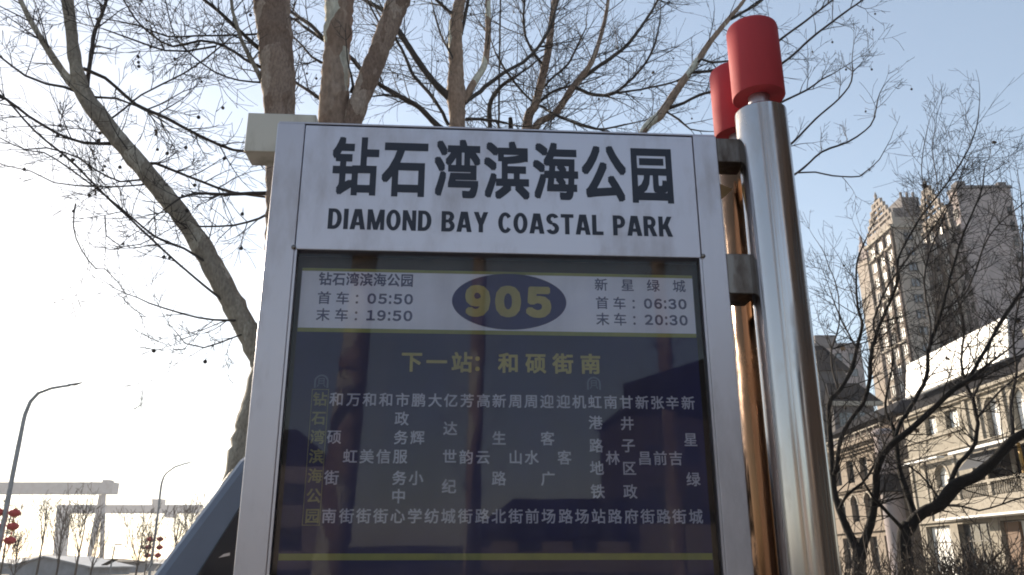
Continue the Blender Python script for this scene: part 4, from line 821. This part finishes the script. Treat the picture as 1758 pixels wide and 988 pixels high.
# wing A
tbox('wing', 73.9, 79, 146, 158, 0, 65.2, 'tower'); tbox('wing', 73.4, 79, 158.01, 163, 0, 61.3, 'tower')
for i, y in enumerate((148.3, 151.9, 155.5)):
    tbox('bay_strip', 73.5, 73.895, y-1.75, y-1.05, 0, 64, 'towerbrown')
    for j in range(13):
        z = 22.5 + j*3.15; 
        towwin(73.9, y+0.2, z, 1.7, 2.1, 'L', 'window' if (i*5 + j*3) % 7 == 2 else 'blind_and_reflection')
        if j % 3 == 2: tbox('balcony_ledge', 73.2, 73.89, y-1.0, y+1.6, z+2.35, z+2.7, 'stone')
for j in range(13): towwin(76.4, 146, 22.5+j*3.15, 1.7, 1.7, 'F')
tbox('cornice', 73.1, 79.2, 145.6, 158.2, 62.9, 63.4, 'stone')
# wing B, dark plant tower with fins
tbox('plant_tower', 82.3, 86.3, 158, 168, 0, 75, 'towerdark')
for x in (82.3, 83.6, 84.9): tbox('fin', x, x+0.35, 157.5, 157.995, 50, 76, 'towerdark')
tbox('plant_tower', 80.9, 82.29, 159, 168, 0, 73, 'towerdark')
# wing C
tbox('wing', 84.3, 89, 145, 156.5, 0, 67.5, 'tower')
for y in (147.6, 151.2, 154.6):
    tbox('bay_strip', 83.9, 84.295, y-1.7, y-1.0, 0, 66, 'towerbrown')
    for j in range(14):
        z = 22 + j*3.1; towwin(84.3, y+0.15, z, 1.8, 2.2, 'L', 'window' if (int(y)*5 + j*3) % 6 == 2 else 'blind_and_reflection')
        if j % 4 == 1: tbox('balcony_ledge', 83.5, 84.29, y-0.95, y+1.6, z+2.4, z+2.8, 'stone')
for j in range(14): towwin(84.72, 145, 22+j*3.1, 0.7, 2.0, 'F')
tbox('wing', 79.01, 84.2, 157, 170, 0, 64, 'towergrey')
for j in range(12): towwin(81, 157, 24+j*3.1, 2.4, 1.8, 'F'); 
# wing D
tbox('wing', 85.05, 95.4, 142, 144.98, 0, 69.4, 'towergrey'); tbox('wing', 89.01, 95.3, 144.99, 170, 0, 69.2, 'towergrey')
tbox('parapet', 84.9, 95.6, 141.8, 145.2, 69.41, 70.0, 'towerdark'); tbox('plant_room', 85.6, 87.3, 142.5, 144.5, 70.01, 71.2, 'towerdark'); tbox('plant_room', 93.6, 95.2, 142.5, 144.5, 70.01, 71.0, 'towerdark')
for j in range(13): towwin(94.4, 142, 26+j*3.1+0.5, 0.9, 1.9, 'F'); towwin(85.05, 143.5, 26+j*3.1+0.5, 1.2, 1.9, 'L')
# ornate stepped gables of open stone frames
def gable(x, y0, y1, z0, h, m):
    b = MB(); n = 5
    for i in range(n):
        f0 = i / n; w_ = (y1-y0)/2*(1 - f0*0.82); c = (y0+y1)/2; za = z0 + h*i/n; zb = z0 + h*(i+1)/n - 0.02
        b.box((x, c-w_, za), (x+0.6, c-w_+0.55, zb)); b.box((x, c+w_-0.55, za), (x+0.6, c+w_, zb)); b.box((x+0.02, c-w_+0.56, zb-0.45), (x+0.58, c+w_-0.56, zb-0.01))
        if w_ > 1.5: b.box((x+0.1, c-0.25, za), (x+0.5, c+0.25, zb-0.46)); b.box((x+0.1, c-w_*0.6-0.15, za), (x+0.5, c-w_*0.6+0.15, zb-0.46)); b.box((x+0.1, c+w_*0.6-0.15, za), (x+0.5, c+w_*0.6+0.15, zb-0.46))
    b.lathe([(0.5,0),(0.25,0.8),(0.35,1.2),(0.03,2.2)], (x+0.3, (y0+y1)/2, z0+h), n=8); tag(b.build('gable', M[m], tw, origin=twb), kind=None)
gable(74.0, 146.2, 157.8, 65.21, 6.0, 'tower'); gable(84.4, 147.0, 156.3, 67.51, 6.5, 'tower')
gable(73.6, 158.3, 162.8, 61.31, 4.0, 'towergrey')

# ------------------------------------------------------------------ left background: lamps, lanterns, cranes, sheds, thicket
def street_lamp(Y, pts, head, label, prad):
    P = [W(x, y, Y) for x, y in pts]; base = (P[0].x - 0.02*P[0].z, Y, 0)
    root = empty('street_lamp', base, label, 'street lamp', 'tall curved street lamps on the left')
    P = [Vector(base)] + P; P, Q = smooth(P, [prad] + [prad*(1 - 0.55*i/(len(P)-1)) for i in range(1, len(P))], 0.4, 0, random)
    b = MB(); b.tube(P, Q, 10); b.build('pole', M['lamp'], root, origin=base)
    a, c = W(*head[0], Y), W(*head[1], Y); d = (c - a); u = Vector((0, 1, 0)); v = d.normalized().cross(u)
    b = MB(); hw = 0.17; b.add([a - u*0.1 - v*0.03, a + u*0.1 - v*0.03, a + d*0.4 + u*hw - v*0.06, c + u*0.08, c - u*0.08, a + d*0.4 - u*hw - v*0.06, a + v*0.05, c + v*0.02], [(0,1,2,5),(5,2,3,4),(0,6,1),(1,6,7,3,2),(6,0,5,4,7)]); b.build('lamp_head', M['lamp'], root, origin=base)
    return root, base
lantern_me = None
def lanterns(Y, spots, lab, post, cross):
    global lantern_me
    root, base = post
    for (x, y, side), l in zip(spots, lab):
        p = W(x, y, Y)
        if lantern_me is None:
            b = MB(); b.lathe([(0.09,-0.22),(0.24,-0.17),(0.335,-0.04),(0.335,0.04),(0.24,0.17),(0.09,0.22)], n=16, smooth=False); c = MB(); c.lathe([(0.10,0.221),(0.10,0.26),(0.02,0.27),(0.012,0.40)], n=10); e = MB(); e.lathe([(0.10,-0.26),(0.10,-0.221)], n=10); f = MB(); f.lathe([(0.03,-0.60),(0.035,-0.30),(0.015,-0.262)], n=6)
            lantern_me = [b.mesh('shade', M['lantern']), c.mesh('cap', M['gold']), e.mesh('base_ring', M['gold']), f.mesh('tassel', M['lantern'])]
        r_ = empty('lantern', p, l, 'lantern', 'red lanterns on the street lamps')
        r_.scale = (0.8, 0.8, 0.8)
        for nm, me in zip(('shade', 'cap', 'base_ring', 'tassel'), lantern_me): link_mesh(nm, me, r_)
        b = MB(); q = W(cross(y), y, Y); b.tube([q + Vector((0,0,0.32)), p + Vector((0,0,0.322))], 0.02, 6); b.build('lantern_arm', M['lamp'], root, origin=base)
lp1 = street_lamp(40, [(3, 915), (18, 835), (36, 745), (43, 712), (52, 690), (66, 675), (88, 667), (120, 662)], ((117, 661), (141, 657)), 'taller curved street lamp at the far left edge, hung with red lanterns', 0.13)
lanterns(40, [(-3, 880, 0), (25, 881, 1), (-7, 905, 0), (22, 904, 1), (17, 928, 1), (-12, 930, 0)], ['red lantern upper left on the nearer lamp, cut by the photo edge', 'red lantern upper right on the nearer street lamp', 'red lantern middle left on the nearer lamp, almost outside the photo', 'red lantern middle right on the nearer street lamp', 'red lantern lowest right on the nearer street lamp', 'red lantern lowest left on the nearer lamp, outside the photo edge'], lp1, lambda y: 18 - (y - 835) * 0.19)
lp2 = street_lamp(70, [(262, 950), (266, 920), (273, 865), (278, 828), (286, 812), (300, 802), (316, 797)], ((314, 797), (332, 792)), 'smaller curved street lamp further down the road with six red lanterns', 0.12)
lanterns(70, [(257, 926, 0), (275, 926, 1), (255, 940, 0), (274, 940, 1), (253, 954, 0), (271, 954, 1)], ['red lantern top left of six on the farther street lamp', 'red lantern top right of six on the farther street lamp', 'red lantern middle left of six on the farther street lamp', 'red lantern middle right of six on the farther street lamp', 'red lantern bottom left of six on the farther street lamp', 'red lantern bottom right of six on the farther street lamp'], lp2, lambda y: 266 - (y - 920) * 0.15)
q = W(190, 975, 60); sb = (q.x, 60, 0); sl_ = empty('solar_light', sb, 'small lamp post with a tilted solar panel above the shed roofs', 'lamp post')
b = MB(); b.tube([(sb[0], 60, 0), W(190, 975, 60), W(197, 938, 60)], 0.05, 8); b.build('pole', M['lamp'], sl_, origin=sb)
p = W(209, 936, 60); a = W(197, 938, 60); b = MB(); b.box((a.x, 59.9, p.z-0.03), (p.x, 60.1, p.z+0.06)); b.build('lamp_head', M['lamp'], sl_, origin=sb)
p = W(189, 966, 60); b = MB(); b.add([(p.x-0.4,59.6,p.z-0.2),(p.x+0.3,59.6,p.z+0.18),(p.x+0.3,60.5,p.z+0.18),(p.x-0.4,60.5,p.z-0.2),(p.x-0.4,59.6,p.z-0.15),(p.x+0.3,59.6,p.z+0.23),(p.x+0.3,60.5,p.z+0.23),(p.x-0.4,60.5,p.z-0.15)], [(3,2,1,0),(4,5,6,7),(0,1,5,4),(1,2,6,5),(2,3,7,6),(3,0,4,7)]); b.build('solar_panel', M['slate'], sl_, origin=sb)

def boxpx(mb, x0, y0, x1, y1, Y, dep):
    a, c = W(x0, y0, Y), W(x1, y1, Y); mb.box((min(a.x,c.x), Y, min(a.z,c.z)), (max(a.x,c.x), Y+dep, max(a.z,c.z)))
cb = (W(170, 965, 450).x, 450, 0); cr1 = empty('gantry_crane', cb, 'nearer grey shipyard gantry crane running out of the left edge', 'gantry crane', 'shipyard gantry cranes')
b = MB(); boxpx(b, -160, 828, 192, 848, 450, 7); b.build('main_girder', M['crane'], cr1, origin=cb)
b = MB(); boxpx(b, 176, 824, 188, 827.8, 450, 5); b.build('trolley', M['crane'], cr1, origin=cb)
b = MB(); a, c = W(175, 848.2, 450), W(172, 964, 450); c.z = 0; b.tube([c + Vector((0,2,0)), a + Vector((0,2,0))], 1.15, 4); b.build('leg', M['crane'], cr1, origin=cb)
b = MB(); a, c = W(173, 850, 453), W(148, 962, 453); c.z = 0; b.tube([c + Vector((0,2,0)), a + Vector((0,2,0))], [1.1, 1.9], 4); b.build('leg', M['crane'], cr1, origin=cb)
b = MB(); a, c = W(-120, 848.2, 450), W(-128, 962, 450); c.z = 0; b.tube([c + Vector((0,2,0)), a + Vector((0,2,0))], [2.5, 5], 4); b.build('leg', M['crane'], cr1, origin=cb)
cb = (W(220, 965, 600).x, 600, 0); cr2 = empty('gantry_crane', cb, 'farther grey shipyard gantry crane with hanging cab, behind the smaller lamp', 'gantry crane', 'shipyard gantry cranes')
b = MB(); boxpx(b, 99, 867, 342, 881, 600, 8); b.build('main_girder', M['crane'], cr2, origin=cb)
b = MB(); boxpx(b, 262, 857, 278, 866.8, 600, 6); b.build('trolley', M['crane'], cr2, origin=cb)
b = MB(); boxpx(b, 284, 881.2, 298, 889, 600, 5); b.build('operator_cab', M['crane'], cr2, origin=cb)
b = MB(); a, a2, c, c2 = W(98, 867, 599), W(113, 867, 599), W(90, 965, 599), W(106, 965, 599)
b.add([(c.x,599,0),(c2.x,599,0),(a2.x,599,a2.z),(a.x,599,a.z),(c.x,606,0),(c2.x,606,0),(a2.x,606,a2.z),(a.x,606,a.z)], [(0,1,2,3),(7,6,5,4),(0,4,5,1),(1,5,6,2),(2,6,7,3),(3,7,4,0)]); b.build('leg', M['crane'], cr2, origin=cb)
b = MB(); a, c = W(336, 881, 600), W(334, 965, 600); b.tube([(c.x,603,0),(a.x,603,a.z)], 1.2, 4); b.build('leg', M['crane'], cr2, origin=cb)

def shed(label, x0, xr, x1, yr, ye, Y, dep, wall, roof):
    a, r_, c = W(x0, ye, Y), W(xr, yr, Y), W(x1, ye, Y); bs = ((a.x+c.x)/2, Y, 0); root = empty('shed', bs, label, 'shed', 'low sheds along the far side')
    b = MB(); b.add([(a.x,Y,0),(c.x,Y,0),(c.x,Y,c.z),(r_.x,Y,r_.z),(a.x,Y,a.z)] + [(a.x,Y+dep,0),(c.x,Y+dep,0),(c.x,Y+dep,c.z),(r_.x,Y+dep,r_.z),(a.x,Y+dep,a.z)], [(0,1,2,3,4),(9,8,7,6,5),(0,5,6,1),(1,6,7,2),(4,9,5,0)]); b.build('wall', M[wall], root, origin=bs)
    b = MB(); t = 0.18; o_ = 0.6
    for p, q_ in ((a, r_), (r_, c)):
        d = Vector((q_.x-p.x, 0, q_.z-p.z)).normalized(); p2 = p - d*o_ if p is a else p; q2 = q_ + d*o_ if q_ is c else q_
        b.add([(p2.x,Y-0.5,p2.z+0.01),(q2.x,Y-0.5,q2.z+0.01),(q2.x,Y-0.5,q2.z+t),(p2.x,Y-0.5,p2.z+t),(p2.x,Y+dep+0.5,p2.z+0.01),(q2.x,Y+dep+0.5,q2.z+0.01),(q2.x,Y+dep+0.5,q2.z+t),(p2.x,Y+dep+0.5,p2.z+t)], [(0,1,2,3),(7,6,5,4),(0,4,5,1),(1,5,6,2),(2,6,7,3),(3,7,4,0)])
    b.build('roof', M[roof], root, origin=bs); return root
shed('low grey shed with a shallow pale gable roof below the nearer crane', 18, 78, 152, 957, 974, 110, 12, 'shedwall', 'shedroof')
shed('long low shed with dark roof right of the gabled shed', 96, 137, 182, 961, 966, 130, 14, 'shedwall', 'slate')
shed('low pale shed at the left edge under the lanterns', -90, -30, 30, 962, 972, 120, 12, 'shedwall', 'shedroof')
shed('distant flat shed beside the farther lamp post', 182, 240, 330, 968, 972, 160, 14, 'shedwall', 'shedroof')

def whips(x, ytop, Y, seed, label, spread=1.0, n=12, cat='tree', name='bare_tree', grp='thin bare trees beyond the road', matn='twig', kid=3, rw=0.012, lv=1):
    rnd = random.Random(seed); base = W(x, 965, Y); base = (base.x, Y, 0); h = W(x, ytop, Y).z
    root = empty(name, base, label, cat, grp); b = MB(); tips = []
    b.tube([base, (base[0]+0.05, Y, h*0.25), (base[0]+rnd.uniform(-.2,.2), Y, h*0.55), (base[0]+rnd.uniform(-.3,.3), Y, h*0.95)], [h*0.014, h*0.011, h*0.007, 0.01], 6); b.build('trunk', M[matn], root, origin=base)
    c = MB()
    for k in range(n):
        z = h * rnd.uniform(0.12, 0.7); a = rnd.uniform(0, 6.28)
        grow(c, Vector((base[0], Y, z)), Vector((math.cos(a)*0.45*spread, math.sin(a)*0.45*spread, 1.0)), (h - z) * rnd.uniform(0.6, 1.0), rw + 0.003*h, lv + 1, rnd, 0.22, tips, max(0.004, Y/F*0.35), 0.13, kid)
    tag(c.build('crown', M[matn], root, origin=base), kind='stuff'); return root
WL = [(28, 900, 62, 'bushy bare tree low at the left beside the lanterns', 1.7, 22), (66, 846, 70, 'tall thin bare tree in front of the nearer crane girder, left of its slanted leg', 0.8, 10), (100, 855, 66, 'bare tree standing before the farther crane leg', 0.9, 14), (132, 836, 74, 'wispy bare tree between the two crane legs', 1.1, 16), (158, 880, 64, 'short wispy bare tree at the slanted crane leg', 1.0, 12), (236, 862, 75, 'wispy bare tree left of the farther lamp post', 1.3, 18), (250, 905, 60, 'low bare tree just left of the farther red lanterns', 1.3, 10), (300, 870, 72, 'wispy bare tree right of the farther lamp post', 1.0, 14), (322, 850, 68, 'bare tree next to the van pillar under the farther crane', 0.9, 14), (4, 845, 80, 'thin bare tree at the very left edge behind the lamp', 0.9, 12)]
for i, (x, yt, Y, l, sp, n) in enumerate(WL): whips(x, yt, Y, 100 + i, l, sp, n)
# hedge of brown shrubs at the lower right
SH = [(1440, 930, 9.6, 'brown leafless shrub at the foot of the poles'), (1500, 950, 10.5, 'brown leafless shrub under the V forked tree'), (1595, 952, 10.0, 'brown leafless shrub between the two dark trunks and the villa door'), (1640, 925, 9.4, 'tall twiggy shrub below the balcony'), (1690, 920, 10.2, 'dense brown shrub in the lower right, left of the corner shrub'), (1740, 915, 9.5, 'dense brown shrub in the lower right corner'), (1665, 958, 8.6, 'low leafy shrub nearest the camera at bottom right'), (1720, 955, 8.8, 'low leafy shrub at the bottom right corner')]
for i, (x, yt, Y, l) in enumerate(SH):
    r_ = whips(x, yt, Y, 200 + i, l, 2.4, 24, 'shrub', 'shrub', 'brown hedge shrubs at lower right', 'shrub', 4, 0.006)
    rnd = random.Random(300 + i); base = r_.location; h = W(x, yt, Y).z; b = MB()
    for k in range(420 if yt > 953 else 240):
        p = Vector((base.x + rnd.gauss(0, 0.45), Y + rnd.gauss(0, 0.35), rnd.uniform(0.5, h*0.97))); s_ = rnd.uniform(0.012, 0.026); u = Vector((rnd.gauss(0,1), rnd.gauss(0,1), rnd.gauss(0,1))).normalized(); v = u.orthogonal().normalized()
        b.add([p - u*s_, p + v*s_*0.5, p + u*s_, p - v*s_*0.5], [(0,1,2,3)])
    tag(b.build('leaves', M['dryleaf'], r_, origin=tuple(base)), kind='stuff')

# ------------------------------------------------------------------ across the road behind the viewpoint: what the glass and the polished poles mirror
def RF(x, y, Yb):
    d = ray(x, y).normalized(); c = Vector((0, 0, CAMZ)); t = (SO - c).dot(N_) / d.dot(N_); p = c + d * t; r_ = d - 2 * d.dot(N_) * N_
    return p + r_ * ((Yb - p.y) / r_.y)
def RZ(x, y, Zb):
    d = ray(x, y).normalized(); c = Vector((0, 0, CAMZ)); t = (SO - c).dot(N_) / d.dot(N_); p = c + d * t; r_ = d - 2 * d.dot(N_) * N_
    return p + r_ * ((Zb - p.z) / r_.z)
zc = 3.4; q = [RZ(1072, 682, zc), RZ(1205, 722, zc), RZ(1270, 560, zc), RZ(1200, 588, zc)]
cen = (q[0] + q[1] + q[2]) / 3; cpb = (cen.x, cen.y, 0.12)
can = empty('bus_shelter', cpb, 'dark flat canopy mirrored as a wedge in the right side of the poster glass', 'bus shelter')
b = MB(); Q4 = [q[0], q[1], q[1] + (q[2] - q[3]) * 1.2 + Vector((1.2, -0.3, 0)), q[3] + Vector((1.2, 0.6, 0))]; b.add([(p.x, p.y, zc) for p in Q4] + [(p.x, p.y, zc + 0.18) for p in Q4], [(3,2,1,0),(4,5,6,7),(0,1,5,4),(1,2,6,5),(2,3,7,6),(3,0,4,7)]); b.build('canopy', M['slate'], can, origin=cpb)
mid = (Q4[0] + Q4[1] + Q4[2] + Q4[3]) / 4
for dx in (-0.3, 0.6): b = MB(); b.tube([(mid.x+dx, mid.y, 0.12), (mid.x+dx, mid.y, zc)], 0.06, 10); b.build('post', M['lamp'], can, origin=cpb)
p0 = RF(1108, 905, -45); p1 = RF(1225, 905, -45); hb = ((p0.x+p1.x)/2, -45, 0)
hz = RF(1150, 900, -45).z
hs = empty('stone_house', hb, 'tan stone house with a low tower mirrored at the bottom right of the poster glass', 'house')
def hbox(nm, x0, x1, y0, y1, z0, z1, m): b = MB(); b.box((x0, y0, z0), (x1, y1, z1)); return b.build(nm, M[m], hs, origin=hb)
xa, xb_ = min(p0.x, p1.x), max(p0.x, p1.x); e = RF(1150, 925, -45).z
hbox('wall', xa - 9, xb_ + 3, -58, -46.5, 0, e, 'stucco2'); hbox('tower', xa, xa + 4.2, -47, -44.5, 0, hz, 'stucco2')
b = MB(); b.add([(xa-10,-46,e+0.01),(xb_+4,-46,e+0.01),(xb_+4,-59,e+0.01),(xa-10,-59,e+0.01),(xa-7,-52,e+2.6),(xb_+1,-52,e+2.6)], [(0,1,5,4),(1,2,5),(2,3,4,5),(3,0,4),(0,3,2,1)]); b.build('roof', M['slate'], hs, origin=hb)
for i in range(6): x = xa - 7.5 + i*3.4; addwin(hs, x, x+1.5, 1.2, 2.8, lambda a, z, d: (a, -46.5-d+0.06, z), 0.03, 1, 0, base=hb)
trees = [o for o in sc.objects if o.name.startswith('plane_tree')]
lab = ['bare plane tree across the road, mirrored in the left half of the poster glass', 'mottled plane tree across the road, mirrored between the poster lettering', 'forked plane tree across the road, mirrored faintly at the poster centre', 'slender plane tree across the road, mirrored beside the bus shelter wedge']
for k, (src, x, y, rot) in enumerate(((0, -3.4, -7.0, 200), (1, -1.2, -9.5, 150), (2, 1.2, -14, 170), (3, 5.2, -13, 190), (1, 7.5, -9, 60))):
    c = copy_tree(trees[src]); c.location = (x, y, 0); c.rotation_euler = (0, 0, R(rot))
    c['label'] = (lab + ['mottled plane tree across the road to the right, mirrored in the polished poles'])[k]; c['group'] = 'plane trees across the road'
# added unseen shop to the right of the viewpoint, outside the photo, that darkens the right flank of the poles
kb = (13, -2, 0); blocker = empty('reflection_blocker', kb, 'added unseen shop right of the viewpoint, mirrored as the dark flank of the poles', 'blocker')
b = MB(); fk = lambda a, z, d: (9.5 + d, a, z); hk = [(-9+3.2*i, -7.2+3.2*i, 1+3.2*j, 2.8+3.2*j) for i in range(5) for j in range(3)]
wallgrid(b, -11, 6.5, 0, 10.5, hk, fk, 0.3); b.add([(9.5,6.5,0),(16,6.5,0),(16,6.5,10.5),(9.5,6.5,10.5)], [(3,2,1,0)]); b.add([(9.5,-11,0),(16,-11,0),(16,-11,10.5),(9.5,-11,10.5)], [(0,1,2,3)]); b.add([(16,-11,0),(16,6.5,0),(16,6.5,10.5),(16,-11,10.5)], [(0,1,2,3)]); b.build('wall', M['blockerwall'], blocker, origin=kb)
for h in hk: addwin(blocker, *h, fk, 0.25, 1, 1, base=kb)
b = MB(); b.box((9.1, -11.4, 10.51), (16.4, 6.9, 10.9)); b.build('roof', M['slate'], blocker, origin=kb)
# a long terrace of houses across the road
for i, (x, w_, h, m_) in enumerate(((-34, 16, 9, 'stucco2'), (-12, 13, 7, 'towergrey'), (24, 15, 11, 'towerbrown'), (44, 18, 9, 'stucco2'))):
    hb2 = (x, -56, 0); r_ = empty('terrace_house', hb2, ['tan house across the road, far left behind the viewpoint', 'grey house across the road, behind the viewpoint', 'tall brown house across the road, mirrored in the poles', 'tan house across the road, far right behind the viewpoint'][i], 'house', 'houses across the road')
    b = MB(); b.box((x-w_/2, -66, 0), (x+w_/2, -56, h)); b.build('wall', M[m_], r_, origin=hb2)
    b = MB(); b.add([(x-w_/2-.5,-55.5,h+.01),(x+w_/2+.5,-55.5,h+.01),(x+w_/2+.5,-66.5,h+.01),(x-w_/2-.5,-66.5,h+.01),(x-w_/2+3,-61,h+3),(x+w_/2-3,-61,h+3)], [(0,1,5,4),(1,2,5),(2,3,4,5),(3,0,4),(0,3,2,1)]); b.build('roof', M['slate'], r_, origin=hb2)
    for j in range(int(w_//3)):
        for z in [1.2 + 3*k for k in range(int(h//3))]: xx = x-w_/2+1+j*3; addwin(r_, xx, xx+1.4, z, z+1.5, lambda a, z, d: (a, -56-d+0.06, z), 0.03, 1, 0, base=hb2)

# ------------------------------------------------------------------ haze
hm = bpy.data.materials.new('pale_haze'); hm.use_nodes = True; N = hm.node_tree.nodes; L = hm.node_tree.links; N.remove(N['Principled BSDF'])
pv = N.new('ShaderNodeVolumePrincipled'); pv.inputs['Color'].default_value = (0.95, 0.93, 0.97, 1); pv.inputs['Density'].default_value = 0.0003; pv.inputs['Anisotropy'].default_value = 0.35
L.new(pv.outputs[0], N['Material Output'].inputs['Volume'])
b = MB(); b.box((-905, -505, -2), (905, 905, 84)); tag(b.build('haze', hm), kind='stuff')
